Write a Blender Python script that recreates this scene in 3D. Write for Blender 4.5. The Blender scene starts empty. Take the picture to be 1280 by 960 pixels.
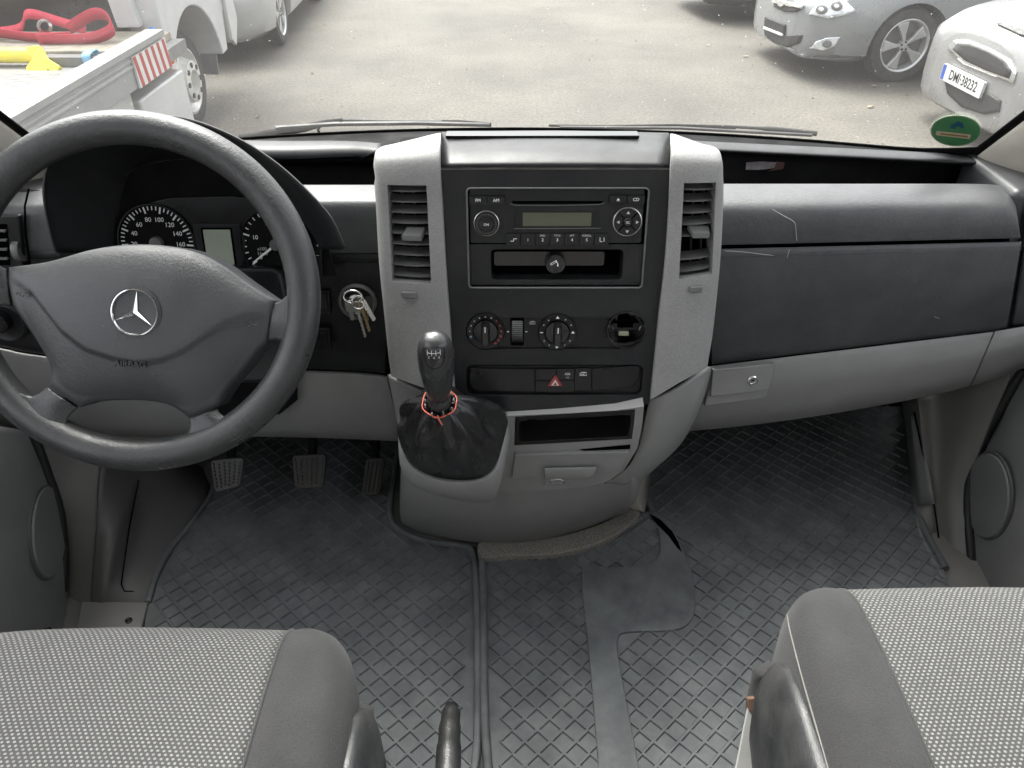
import bpy, bmesh, math, random
from mathutils import Vector as V, Matrix
random.seed(11)
R = math.radians
sc = bpy.context.scene
COL = sc.collection

# ------------------------------------------------------------------ camera
H = 1.12                      # camera height above the cab floor (m); floor is Z = 0
FPX = 961.0                   # focal length in pixels of a 1280 wide picture
TH = R(36.0)                  # pitch below the horizon
cT, sT = math.cos(TH), math.sin(TH)
CAM = V((0, 0, H))
cam = bpy.data.cameras.new('camera'); camo = bpy.data.objects.new('camera', cam); COL.objects.link(camo)
cam.sensor_width = 36; cam.lens = 36 * FPX / 1280; cam.clip_start = .02; cam.clip_end = 2000
camo.location = CAM; camo.rotation_euler = (R(90) - TH, 0, 0)
sc.camera = camo

# ------------------------------------------------------------------ world, sun, exposure
SUN_EL, SUN_AZ = 58, -25      # soft overcast sun, ahead and a little to the left
w = bpy.data.worlds.new('World'); sc.world = w; w.use_nodes = True
nt = w.node_tree; nt.nodes.clear()
sky = nt.nodes.new('ShaderNodeTexSky'); sky.sky_type = 'NISHITA'; sky.sun_disc = False
sky.sun_elevation = R(SUN_EL); sky.sun_rotation = R(SUN_AZ)
sky.air_density = 1.0; sky.dust_density = 6.0; sky.ozone_density = 1.0
hs = nt.nodes.new('ShaderNodeHueSaturation'); hs.inputs['Saturation'].default_value = .22
bg = nt.nodes.new('ShaderNodeBackground'); bg.inputs['Strength'].default_value = .15
wo = nt.nodes.new('ShaderNodeOutputWorld')
nt.links.new(sky.outputs[0], hs.inputs['Color']); nt.links.new(hs.outputs[0], bg.inputs['Color']); nt.links.new(bg.outputs[0], wo.inputs['Surface'])
sl = bpy.data.lights.new('sun', 'SUN'); sl.energy = 0.9; sl.angle = R(40); sl.color = (1, .96, .9)
so = bpy.data.objects.new('sun', sl); COL.objects.link(so)
so.rotation_euler = V((math.sin(R(SUN_AZ)) * math.cos(R(SUN_EL)), math.cos(R(SUN_AZ)) * math.cos(R(SUN_EL)), math.sin(R(SUN_EL)))).to_track_quat('Z', 'Y').to_euler()
so.location = (0, 0, 20)
sc.view_settings.view_transform = 'Standard'; sc.view_settings.look = 'None'
sc.view_settings.gamma = 1; sc.view_settings.use_curve_mapping = False
sc.view_settings.exposure = 2.25
sc.render.engine = 'CYCLES'
sc.cycles.max_bounces = 6; sc.cycles.transparent_max_bounces = 12

# ------------------------------------------------------------------ helpers
def ray(px, py):
    u = (px - 640) / FPX; v = (480 - py) / FPX
    return V((u, cT + v * sT, -sT + v * cT))
def at(px, py, Y=None, Z=None, X=None, t=None):
    """world point seen along a direction, at a given real distance"""
    d = ray(px, py)
    if t is None:
        t = Y / d.y if Y is not None else ((Z - H) / d.z if Z is not None else X / d.x)
    return CAM + d * t

class Frame:
    """local drawing board: x right, y up, n out of the surface"""
    def __init__(s, o, ex, ey):
        s.o = V(o); s.x = V(ex).normalized(); s.y = V(ey).normalized(); s.n = s.x.cross(s.y)
    def p(s, a, b, c=0): return s.o + s.x * a + s.y * b + s.n * c
    def px(s, px, py, c=0):
        d = ray(px, py); o = s.o + s.n * c
        t = (o - CAM).dot(s.n) / d.dot(s.n)
        q = CAM + d * t - o
        return q.dot(s.x), q.dot(s.y)
    def w(s, px, py, c=0):
        a, b = s.px(px, py, c); return s.p(a, b, c)
def tilt(o, e, yaw=0):
    ey = V((0, math.sin(R(e)), math.cos(R(e)))); ex = V((1, 0, 0))
    m = Matrix.Rotation(R(yaw), 3, 'Z')
    return Frame(o, m @ ex, m @ ey)

WL = {}                 # world location of every object (all parents are unrotated)
CUR = Matrix.Identity(4)
def link(o, parent=None, loc=(0, 0, 0)):
    COL.objects.link(o); o.location = loc; WL[o.name] = V(loc)
    if parent is not None:
        o.parent = parent; o.matrix_parent_inverse = Matrix.Translation(-WL[parent.name] if parent.parent is None else -WL[parent.name])
    return o
def tag(o, label, cat, group=None):
    o['label'] = label; o['category'] = cat
    if group: o['group'] = group
    return o
def struct(o): o['kind'] = 'structure'; return o
def thing(name, loc, label, cat, group=None):
    o = bpy.data.objects.new(name, None); o.empty_display_size = .05
    link(o, None, CUR @ V(loc)); return tag(o, label, cat, group)
def mk(name, verts, faces, mat, parent=None, smooth=True, bevel=0, seg=2, ang=40, sharp=None):
    vs = [CUR @ V(v) for v in verts]
    c = V((0, 0, 0))
    for v in vs: c += v
    c /= len(vs)
    me = bpy.data.meshes.new(name); me.from_pydata([v - c for v in vs], [], faces); me.update()
    if mat is not None: me.materials.append(mat)
    o = bpy.data.objects.new(name, me); link(o, parent, c)
    if smooth:
        me.polygons.foreach_set('use_smooth', [True] * len(me.polygons))
        if not bevel: me.set_sharp_from_angle(angle=R(sharp if sharp else 38))
    if bevel: bev(o, bevel, seg, ang)
    return o
def bev(o, wdt, seg=2, ang=40):
    me = o.data
    me.polygons.foreach_set('use_smooth', [True] * len(me.polygons))
    m = o.modifiers.new('bevel', 'BEVEL'); m.width = wdt; m.segments = seg; m.limit_method = 'ANGLE'; m.angle_limit = R(ang)
    m.harden_normals = True; m.use_clamp_overlap = True
    return o
def cut(o, cutters, solver='EXACT'):
    for c in cutters:
        m = o.modifiers.new('cut', 'BOOLEAN'); m.operation = 'DIFFERENCE'; m.object = c; m.solver = solver
    bpy.context.view_layer.update()
    dg = bpy.context.evaluated_depsgraph_get()
    me = bpy.data.meshes.new_from_object(o.evaluated_get(dg))
    old = o.data; o.modifiers.clear(); o.data = me; bpy.data.meshes.remove(old)
    while len(me.materials) > 1: me.materials.pop()
    for c in cutters:
        bpy.data.objects.remove(c)
    me.polygons.foreach_set('use_smooth', [True] * len(me.polygons)); me.set_sharp_from_angle(angle=R(38))
    return o
def rr(x0, y0, x1, y1, r, n=4):
    pts = []
    for cx, cy, a0 in ((x1 - r, y1 - r, 0), (x0 + r, y1 - r, 90), (x0 + r, y0 + r, 180), (x1 - r, y0 + r, 270)):
        for i in range(n + 1):
            a = R(a0 + 90 * i / n); pts.append((cx + r * math.cos(a), cy + r * math.sin(a)))
    return pts
def circ(x, y, r, n=32, ry=None):
    return [(x + r * math.cos(2 * math.pi * i / n), y + (ry or r) * math.sin(2 * math.pi * i / n)) for i in range(n)]
def prism(name, F, pts, c0, c1, mat, parent=None, bevel=0, seg=2, smooth=True):
    area = sum(pts[i][0] * pts[(i + 1) % len(pts)][1] - pts[(i + 1) % len(pts)][0] * pts[i][1] for i in range(len(pts)))
    if area < 0: pts = pts[::-1]
    n = len(pts)
    vs = [F.p(a, b, c0) for a, b in pts] + [F.p(a, b, c1) for a, b in pts]
    fs = [list(range(n))[::-1], list(range(n, 2 * n))] + [(i, (i + 1) % n, n + (i + 1) % n, n + i) for i in range(n)]
    return mk(name, vs, fs, mat, parent, smooth, bevel, seg)
def pxpoly(F, pts, c=0): return [F.px(x, y, c) for x, y in pts]
def pxrect(F, x0, y0, x1, y1, r=.002, c=0):
    ym = (y0 + y1) / 2; xm = (x0 + x1) / 2
    a0 = F.px(x0, ym, c)[0]; a1 = F.px(x1, ym, c)[0]; b1 = F.px(xm, y0, c)[1]; b0 = F.px(xm, y1, c)[1]
    return rr(a0, b0, a1, b1, min(r, (a1 - a0) * .49, (b1 - b0) * .49))
def box(name, lo, hi, mat, parent=None, bevel=0, seg=2):
    x0, y0, z0 = lo; x1, y1, z1 = hi
    vs = [(x0, y0, z0), (x1, y0, z0), (x1, y1, z0), (x0, y1, z0), (x0, y0, z1), (x1, y0, z1), (x1, y1, z1), (x0, y1, z1)]
    fs = [(3, 2, 1, 0), (4, 5, 6, 7), (0, 1, 5, 4), (1, 2, 6, 5), (2, 3, 7, 6), (3, 0, 4, 7)]
    return mk(name, vs, fs, mat, parent, True, bevel, seg)
def lathe(name, O, ax, prof, mat, parent=None, n=40, sx=1.0, up=None, closed=False):
    ax = V(ax).normalized(); a = V(up) if up else (V((1, 0, 0)) if abs(ax.x) < .9 else V((0, 1, 0)))
    a = (a - ax * a.dot(ax)).normalized(); b = ax.cross(a); O = V(O)
    vs, fs = [], []
    for r, h in prof:
        for i in range(n):
            t = 2 * math.pi * i / n
            vs.append(O + ax * h + a * (r * math.cos(t) * sx) + b * (r * math.sin(t)))
    m = len(prof)
    for j in range(m - 1 + (1 if closed else 0)):
        j2 = (j + 1) % m
        for i in range(n):
            fs.append((j * n + i, j * n + (i + 1) % n, j2 * n + (i + 1) % n, j2 * n + i))
    return mk(name, vs, fs, mat, parent, True, sharp=32)
def tube(name, pts, r, mat, parent=None, n=10, closed=False, flat=1.0, up=None):
    pts = [V(p) for p in pts]; m = len(pts)
    rs = r if isinstance(r, (list, tuple)) else [r] * m
    vs, fs = [], []
    prev = None
    for i in range(m):
        if closed: d = pts[(i + 1) % m] - pts[i - 1]
        else: d = pts[min(i + 1, m - 1)] - pts[max(i - 1, 0)]
        d.normalize()
        if prev is None:
            u = V(up) if up else (V((0, 0, 1)) if abs(d.z) < .9 else V((1, 0, 0)))
        else: u = prev
        u = (u - d * u.dot(d)).normalized(); prev = u; b = d.cross(u)
        for k in range(n):
            t = 2 * math.pi * k / n
            vs.append(pts[i] + u * (rs[i] * flat * math.cos(t)) + b * (rs[i] * math.sin(t)))
    for i in range(m if closed else m - 1):
        i2 = (i + 1) % m
        for k in range(n):
            fs.append((i * n + k, i * n + (k + 1) % n, i2 * n + (k + 1) % n, i2 * n + k))
    if not closed: fs += [tuple(range(n))[::-1], tuple(range((m - 1) * n, m * n))]
    return mk(name, vs, fs, mat, parent, True, sharp=60)
def crs(P, n, closed=False):
    """Catmull-Rom through points"""
    P = [V(p) for p in P]; m = len(P); out = []
    for i in range(m if closed else m - 1):
        if closed: p0, p1, p2, p3 = P[i - 1], P[i], P[(i + 1) % m], P[(i + 2) % m]
        else: p0, p1, p2, p3 = P[max(i - 1, 0)], P[i], P[i + 1], P[min(i + 2, m - 1)]
        for k in range(n):
            t = k / n
            out.append(.5 * ((2 * p1) + (p2 - p0) * t + (2 * p0 - 5 * p1 + 4 * p2 - p3) * t * t + (3 * p1 - p0 - 3 * p2 + p3) * t ** 3))
    if not closed: out.append(P[-1])
    return out
def patch(name, rows, mat, parent=None, nu=6, nv=6, th=.004, uv=False, bevel=0, lin=False, off=-1):
    """surface through rows (top to bottom) of points (left to right), thickened away from the viewer"""
    rows = [[V(p) for p in r] for r in rows]
    if nu > 1: rows = [crs(r, nu) for r in rows]
    if nv > 1:
        cols = [crs([r[i] for r in rows], nv) for i in range(len(rows[0]))]
        rows = [[c[j] for c in cols] for j in range(len(cols[0]))]
    nr, nc = len(rows), len(rows[0])
    vs = [p for r in rows for p in r]
    fs = [(j * nc + i, (j + 1) * nc + i, (j + 1) * nc + i + 1, j * nc + i + 1) for j in range(nr - 1) for i in range(nc - 1)]
    o = mk(name, vs, fs, mat, parent, True, sharp=50)
    if uv:
        me = o.data; ul = me.uv_layers.new(name='UV')
        cu = [[0] * nc for _ in range(nr)]; cv = [[0] * nc for _ in range(nr)]
        for j in range(nr):
            for i in range(1, nc): cu[j][i] = cu[j][i - 1] + (rows[j][i] - rows[j][i - 1]).length
        mid = nc // 2
        for j in range(nr):
            s = cu[j][mid]
            for i in range(nc): cu[j][i] -= s
            for i in range(nc): cv[j][i] = 0 if j == 0 else cv[j - 1][i] + (rows[j][i] - rows[j - 1][i]).length
        for L in me.loops:
            j, i = divmod(L.vertex_index, nc); ul.data[L.index].uv = (cu[j][i], cv[j][i])
    if th:
        m = o.modifiers.new('solid', 'SOLIDIFY'); m.thickness = th; m.offset = off; m.use_even_offset = False
    if bevel:
        m = o.modifiers.new('bevel', 'BEVEL'); m.width = bevel; m.segments = 2; m.limit_method = 'ANGLE'; m.angle_limit = R(50)
    return o
def loft(name, rings, mat, parent=None, closed=True, caps=True, bevel=0, sub=0, sharp=45):
    n = len(rings[0]); vs = [p for r in rings for p in r]; fs = []
    for j in range(len(rings) - 1):
        for i in range(n if closed else n - 1):
            fs.append((j * n + i, j * n + (i + 1) % n, (j + 1) * n + (i + 1) % n, (j + 1) * n + i))
    if caps and closed: fs += [tuple(range(n))[::-1], tuple(range((len(rings) - 1) * n, len(rings) * n))]
    o = mk(name, vs, fs, mat, parent, True, bevel, sharp=sharp)
    if sub:
        m = o.modifiers.new('sub', 'SUBSURF'); m.levels = sub; m.render_levels = sub
    return o
def fixn(o):
    bm = bmesh.new(); bm.from_mesh(o.data); bmesh.ops.recalc_face_normals(bm, faces=bm.faces); bm.to_mesh(o.data); bm.free(); return o
def text(name, body, F, a, b, size, mat, parent=None, c=0.0003, ext=.00015, sx=1.0, bold=0.0, align='CENTER'):
    cu = bpy.data.curves.new(name, 'FONT'); cu.body = body; cu.size = size; cu.align_x = align; cu.align_y = 'CENTER'
    cu.extrude = ext; cu.offset = bold; cu.resolution_u = 3
    t = bpy.data.objects.new(name, cu); COL.objects.link(t)
    bpy.context.view_layer.update()
    dg = bpy.context.evaluated_depsgraph_get()
    me = bpy.data.meshes.new_from_object(t.evaluated_get(dg))
    bpy.data.objects.remove(t); bpy.data.curves.remove(cu)
    vs = [F.p(a + v.co.x * sx, b + v.co.y, c + v.co.z) for v in me.vertices]
    fs = [tuple(p.vertices) for p in me.polygons]
    bpy.data.meshes.remove(me)
    return mk(name, vs, fs, mat, parent, False)
def pts_in(poly, x, y):
    r = False; n = len(poly); j = n - 1
    for i in range(n):
        if (poly[i][1] > y) != (poly[j][1] > y) and x < (poly[j][0] - poly[i][0]) * (y - poly[i][1]) / (poly[j][1] - poly[i][1]) + poly[i][0]: r = not r
        j = i
    return r

# ------------------------------------------------------------------ materials
def newmat(name):
    m = bpy.data.materials.new(name); m.use_nodes = True; n = m.node_tree
    return m, n, n.nodes['Principled BSDF']
def pm(name, col, rough=.5, metal=0, grain=0, gs=900, var=.12, vs=6, spec=.5, coat=0, dust=0, dustcol=(.5, .48, .45), wear=0, fine=0, rv=.12, sheen=0, emit=None):
    m, n, b = newmat(name); L = n.links.new
    tc = n.nodes.new('ShaderNodeTexCoord'); co = tc.outputs['Object']
    no = n.nodes.new('ShaderNodeTexNoise'); no.inputs['Scale'].default_value = vs; no.inputs['Detail'].default_value = 6; no.inputs['Roughness'].default_value = .65
    L(co, no.inputs['Vector'])
    mr = n.nodes.new('ShaderNodeMapRange'); mr.inputs[1].default_value = .3; mr.inputs[2].default_value = .7; mr.inputs[3].default_value = 1 - var; mr.inputs[4].default_value = 1 + var
    L(no.outputs[0], mr.inputs[0])
    mx = n.nodes.new('ShaderNodeMix'); mx.data_type = 'RGBA'; mx.blend_type = 'MULTIPLY'; mx.inputs['Factor'].default_value = 1
    mx.inputs['A'].default_value = (*col, 1); L(mr.outputs[0], mx.inputs['B'])
    out = mx.outputs['Result']
    if dust:      # settled dust and fine specks
        n2 = n.nodes.new('ShaderNodeTexNoise'); n2.inputs['Scale'].default_value = 14; n2.inputs['Detail'].default_value = 8; n2.inputs['Roughness'].default_value = .7; L(co, n2.inputs['Vector'])
        r2 = n.nodes.new('ShaderNodeMapRange'); r2.inputs[1].default_value = .42; r2.inputs[2].default_value = .8; r2.inputs[3].default_value = 0; r2.inputs[4].default_value = dust; L(n2.outputs[0], r2.inputs[0])
        vo = n.nodes.new('ShaderNodeTexVoronoi'); vo.inputs['Scale'].default_value = 55; L(co, vo.inputs['Vector'])
        sp = n.nodes.new('ShaderNodeMath'); sp.operation = 'LESS_THAN'; sp.inputs[1].default_value = .045; L(vo.outputs['Distance'], sp.inputs[0])
        sp2 = n.nodes.new('ShaderNodeMath'); sp2.operation = 'MULTIPLY'; sp2.inputs[1].default_value = min(.5, dust * 2.5); L(sp.outputs[0], sp2.inputs[0])
        ad = n.nodes.new('ShaderNodeMath'); ad.operation = 'ADD'; ad.use_clamp = True; L(r2.outputs[0], ad.inputs[0]); L(sp2.outputs[0], ad.inputs[1])
        m2 = n.nodes.new('ShaderNodeMix'); m2.data_type = 'RGBA'; L(ad.outputs[0], m2.inputs['Factor']); L(out, m2.inputs['A']); m2.inputs['B'].default_value = (*dustcol, 1)
        out = m2.outputs['Result']
    if fine:      # fine speckle in the colour (flecked plastic, cloth)
        n3 = n.nodes.new('ShaderNodeTexNoise'); n3.inputs['Scale'].default_value = 600; n3.inputs['Detail'].default_value = 2; L(co, n3.inputs['Vector'])
        r3 = n.nodes.new('ShaderNodeMapRange'); r3.inputs[1].default_value = .3; r3.inputs[2].default_value = .7; r3.inputs[3].default_value = 1 - fine; r3.inputs[4].default_value = 1 + fine; L(n3.outputs[0], r3.inputs[0])
        m3 = n.nodes.new('ShaderNodeMix'); m3.data_type = 'RGBA'; m3.blend_type = 'MULTIPLY'; m3.inputs['Factor'].default_value = 1; L(out, m3.inputs['A']); L(r3.outputs[0], m3.inputs['B']); out = m3.outputs['Result']
    L(out, b.inputs['Base Color'])
    rr_ = n.nodes.new('ShaderNodeMapRange'); rr_.inputs[1].default_value = .3; rr_.inputs[2].default_value = .7; rr_.inputs[3].default_value = max(.02, rough - rv); rr_.inputs[4].default_value = min(1, rough + rv)
    n4 = n.nodes.new('ShaderNodeTexNoise'); n4.inputs['Scale'].default_value = 22; n4.inputs['Detail'].default_value = 7; L(co, n4.inputs['Vector']); L(n4.outputs[0], rr_.inputs[0])
    L(rr_.outputs[0], b.inputs['Roughness'])
    b.inputs['Metallic'].default_value = metal; b.inputs['Specular IOR Level'].default_value = spec
    if coat: b.inputs['Coat Weight'].default_value = coat; b.inputs['Coat Roughness'].default_value = .06
    if sheen: b.inputs['Sheen Weight'].default_value = sheen; b.inputs['Sheen Roughness'].default_value = .5
    if emit: b.inputs['Emission Color'].default_value = (*emit, 1); b.inputs['Emission Strength'].default_value = 1
    if grain:     # leather-like moulded grain
        v1 = n.nodes.new('ShaderNodeTexVoronoi'); v1.feature = 'DISTANCE_TO_EDGE'; v1.inputs['Scale'].default_value = gs; 
        dn = n.nodes.new('ShaderNodeTexNoise'); dn.inputs['Scale'].default_value = gs * .5; dn.inputs['Detail'].default_value = 1; L(co, dn.inputs['Vector'])
        L(co, v1.inputs['Vector'])
        ad2 = n.nodes.new('ShaderNodeMath'); ad2.operation = 'ADD'; L(v1.outputs['Distance'], ad2.inputs[0]); L(dn.outputs[0], ad2.inputs[1])
        bp = n.nodes.new('ShaderNodeBump'); bp.inputs['Strength'].default_value = grain; bp.inputs['Distance'].default_value = .0006; L(ad2.outputs[0], bp.inputs['Height'])
        L(bp.outputs[0], b.inputs['Normal'])
    return m

M = {}
M['dash'] = pm('dark_grained_plastic', (.046, .048, .051), .43, grain=.5, gs=360, dust=.06, var=.10, rv=.06)
M['dash_smooth'] = pm('dark_smooth_plastic', (.0095, .0100, .0112), .38, grain=.2, gs=900, dust=.03, rv=.08, spec=.32)
M['black'] = pm('black_plastic', (.006, .006, .0065), .35, dust=.025, rv=.1, spec=.3)
M['black_matte'] = pm('black_matte_plastic', (.005, .005, .0055), .8, spec=.15)
M['void'] = pm('recess_shade_black', (.0012, .0012, .0012), .95, spec=.02)  # near-black colour, standing in for shade inside recesses, gaps and slots
M['shelfblack'] = pm('shelf_black_plastic', (.0035, .0035, .004), .8, spec=.1, dust=.012)
M['grey'] = pm('flecked_grey_plastic', (.218, .217, .211), .55, grain=.35, gs=700, fine=.16, dust=.08, dustcol=(.5, .48, .44), rv=.06)
M['grey_smooth'] = pm('smooth_grey_plastic', (.222, .221, .215), .55, grain=.2, gs=900, dust=.07, rv=.06)
M['grey_dark'] = pm('mid_grey_plastic', (.222, .221, .214), .58, grain=.3, gs=700, dust=.04, rv=.06)
M['door'] = pm('door_grey_plastic', (.16, .161, .158), .55, grain=.4, gs=500, dust=.05, rv=.06)
M['trim'] = pm('footwell_dark_plastic', (.085, .084, .080), .55, grain=.3, gs=600, dust=.12, dustcol=(.16, .15, .135))
M['trimgrey'] = pm('sill_grey_plastic', (.16, .156, .146), .6, grain=.2, dust=.2, dustcol=(.22, .2, .17))
M['pillar'] = pm('pillar_beige_trim', (.52, .485, .43), .7, grain=.2, gs=900)
M['lining'] = pm('neutral_lining', (.5, .5, .495), .8)
M['cowl'] = pm('charcoal_cowl', (.020, .0205, .022), .5, grain=.25, gs=700, spec=.35)
M['wheel'] = pm('steering_wheel_foam', (.028, .029, .030), .34, grain=.55, gs=480, rv=.1, dust=.03)
M['pad'] = pm('airbag_cover_plastic', (.034, .036, .038), .38, grain=.45, gs=620, rv=.05, dust=.03)
M['chrome'] = pm('chrome', (.78, .78, .78), .12, 1, rv=.06)
M['steel'] = pm('worn_steel', (.55, .53, .50), .32, 1, rv=.1)
M['brass'] = pm('brass_key', (.55, .42, .25), .35, 1)
M['button'] = pm('button_plastic', (.0075, .0075, .008), .34, dust=.02, spec=.35)
M['satin'] = pm('satin_black', (.008, .008, .0085), .22, rv=.06, dust=.02, spec=.5)
M['gloss'] = pm('gloss_black', (.006, .006, .007), .12, rv=.05)
M['slat'] = pm('vent_slat_plastic', (.11, .11, .108), .4)
M['white'] = pm('white_print', (.85, .85, .84), .6)
M['dimwhite'] = pm('grey_print', (.55, .55, .54), .6)
M['emboss'] = pm('embossed_print', (.012, .012, .013), .5)
M['redprint'] = pm('red_print', (.45, .06, .05), .5)
M['redtri'] = pm('dark_red_triangle', (.22, .025, .025), .35)
M['blueprint'] = pm('blue_print', (.25, .40, .55), .5)
M['lcd'] = pm('radio_display', (.075, .079, .050), .25, rv=.03)
M['lcd2'] = pm('cluster_display', (.36, .40, .32), .3, rv=.03)
M['rubber'] = pm('mat_rubber', (.098, .105, .108), .68, grain=.25, gs=300, dust=.65, dustcol=(.21, .22, .215), vs=4, var=.34, rv=.12, spec=.3)
M['rubber2'] = pm('seal_rubber', (.014, .014, .015), .55)
M['carpet'] = pm('grey_flecked_carpet', (.22, .205, .175), .95, grain=.8, gs=350, fine=.5)
M['leather'] = pm('black_leather', (.012, .012, .013), .28, grain=.45, gs=420, rv=.12, dust=.03)
M['knob'] = pm('worn_knob', (.035, .035, .036), .24, rv=.08)
M['redwire'] = pm('red_wire', (.55, .10, .07), .4)
M['pedal'] = pm('pedal_rubber', (.045, .043, .04), .7, dust=.3, dustcol=(.16, .14, .11), grain=.3)
M['cloth'] = pm('charcoal_seat_cloth', (.019, .0190, .0192), .95, grain=.7, gs=900, fine=.25, sheen=.08, var=.08)
M['cloth_side'] = pm('dark_seat_side_cloth', (.02, .02, .02), .9, grain=.5, gs=900, fine=.2, sheen=.2)
M['thread'] = pm('pale_thread', (.13, .125, .115), .8)
M['seatplastic'] = pm('seat_side_plastic', (.016, .0165, .0175), .45, grain=.5, gs=380, dust=.08)
M['lever'] = pm('lever_grip', (.012, .012, .012), .34, grain=.5, gs=350)
M['greymetal'] = pm('painted_grey_metal', (.36, .36, .345), .5, dust=.1)
M['rust'] = pm('rusty_bracket', (.10, .055, .035), .7)

def seat_cloth():
    m, n, b = newmat('dotted_seat_cloth'); L = n.links.new
    def mth(op, a, bb=None, clamp=False):
        q = n.nodes.new('ShaderNodeMath'); q.operation = op; q.use_clamp = clamp
        for i, z in enumerate((a, bb)):
            if z is None: continue
            if isinstance(z, (int, float)): q.inputs[i].default_value = z
            else: L(z, q.inputs[i])
        return q.outputs[0]
    uv = n.nodes.new('ShaderNodeUVMap'); uv.uv_map = 'UV'
    wob = n.nodes.new('ShaderNodeTexNoise'); wob.inputs['Scale'].default_value = 160; L(uv.outputs[0], wob.inputs['Vector'])
    s = n.nodes.new('ShaderNodeSeparateXYZ'); L(uv.outputs[0], s.inputs[0])
    wo_ = mth('MULTIPLY', mth('SUBTRACT', wob.outputs[0], .5), .0016)
    x = mth('DIVIDE', mth('ADD', s.outputs[0], wo_), .0057); y = mth('DIVIDE', mth('ADD', s.outputs[1], wo_), .0037)
    row = mth('FLOOR', y); half = mth('MULTIPLY', mth('FLOORED_MODULO', row, 2.0), .5)
    fx = mth('FRACT', mth('ADD', x, half)); fy = mth('FRACT', y)
    dx = mth('ABSOLUTE', mth('SUBTRACT', fx, .5)); dy = mth('ABSOLUTE', mth('SUBTRACT', fy, .5))
    d = mth('ADD', mth('POWER', mth('DIVIDE', dx, .25), 2.0), mth('POWER', mth('DIVIDE', dy, .31), 2.0))
    def mrange(v, a, bb):
        q = n.nodes.new('ShaderNodeMapRange'); q.inputs[1].default_value = a; q.inputs[2].default_value = bb; q.inputs[3].default_value = 1; q.inputs[4].default_value = 0; q.interpolation_type = 'SMOOTHSTEP'; L(v, q.inputs[0]); return q.outputs[0]
    dot = mrange(d, .6, 1.3)
    rnd = n.nodes.new('ShaderNodeTexNoise'); rnd.inputs['Scale'].default_value = 55; rnd.inputs['Detail'].default_value = 3; L(uv.outputs[0], rnd.inputs['Vector'])
    dot2 = mth('MULTIPLY', dot, mth('ADD', mth('MULTIPLY', rnd.outputs[0], .8), .5), True)
    wv = mth('ADD', mth('MULTIPLY', mth('SINE', mth('MULTIPLY', x, 25.13)), .12), .5)
    c0 = n.nodes.new('ShaderNodeMix'); c0.data_type = 'RGBA'; L(wv, c0.inputs['Factor']); c0.inputs['A'].default_value = (.020, .020, .0197, 1); c0.inputs['B'].default_value = (.050, .050, .0485, 1)
    c1 = n.nodes.new('ShaderNodeMix'); c1.data_type = 'RGBA'; L(dot2, c1.inputs['Factor']); L(c0.outputs['Result'], c1.inputs['A']); c1.inputs['B'].default_value = (.175, .175, .170, 1)
    L(c1.outputs['Result'], b.inputs['Base Color']); b.inputs['Roughness'].default_value = .9; b.inputs['Sheen Weight'].default_value = .05
    bp = n.nodes.new('ShaderNodeBump'); bp.inputs['Strength'].default_value = .6; bp.inputs['Distance'].default_value = .0008; L(dot, bp.inputs['Height']); L(bp.outputs[0], b.inputs['Normal'])
    return m
M['dots'] = seat_cloth()

def glass_mat():
    """windscreen: clear pane with mirror reflection by angle and a thin film of dust"""
    m, n, b = newmat('windscreen_glass'); L = n.links.new; n.nodes.remove(b)
    out = n.nodes['Material Output']
    tr = n.nodes.new('ShaderNodeBsdfTransparent'); tr.inputs[0].default_value = (.93, .95, .93, 1)
    gl = n.nodes.new('ShaderNodeBsdfGlossy'); gl.inputs['Roughness'].default_value = .01
    fr = n.nodes.new('ShaderNodeFresnel'); fr.inputs[0].default_value = 1.45
    m1 = n.nodes.new('ShaderNodeMixShader'); L(fr.outputs[0], m1.inputs[0]); L(tr.outputs[0], m1.inputs[1]); L(gl.outputs[0], m1.inputs[2])
    df = n.nodes.new('ShaderNodeBsdfTranslucent'); df.inputs[0].default_value = (.9, .88, .84, 1)
    tc = n.nodes.new('ShaderNodeTexCoord')
    no = n.nodes.new('ShaderNodeTexNoise'); no.inputs['Scale'].default_value = 9; no.inputs['Detail'].default_value = 8; L(tc.outputs['Object'], no.inputs['Vector'])
    mr = n.nodes.new('ShaderNodeMapRange'); mr.inputs[1].default_value = .3; mr.inputs[2].default_value = .75; mr.inputs[3].default_value = .013; mr.inputs[4].default_value = .022; L(no.outputs[0], mr.inputs[0])
    vo = n.nodes.new('ShaderNodeTexVoronoi'); vo.inputs['Scale'].default_value = 60; L(tc.outputs['Object'], vo.inputs['Vector'])
    lt = n.nodes.new('ShaderNodeMath'); lt.operation = 'LESS_THAN'; lt.inputs[1].default_value = .045; L(vo.outputs['Distance'], lt.inputs[0])
    mu = n.nodes.new('ShaderNodeMath'); mu.operation = 'MULTIPLY'; mu.inputs[1].default_value = .25; L(lt.outputs[0], mu.inputs[0])
    ad = n.nodes.new('ShaderNodeMath'); ad.operation = 'ADD'; L(mr.outputs[0], ad.inputs[0]); L(mu.outputs[0], ad.inputs[1])
    m2 = n.nodes.new('ShaderNodeMixShader'); L(ad.outputs[0], m2.inputs[0]); L(m1.outputs[0], m2.inputs[1]); L(df.outputs[0], m2.inputs[2])
    L(m2.outputs[0], out.inputs['Surface'])
    return m
M['glass'] = glass_mat()
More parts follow.
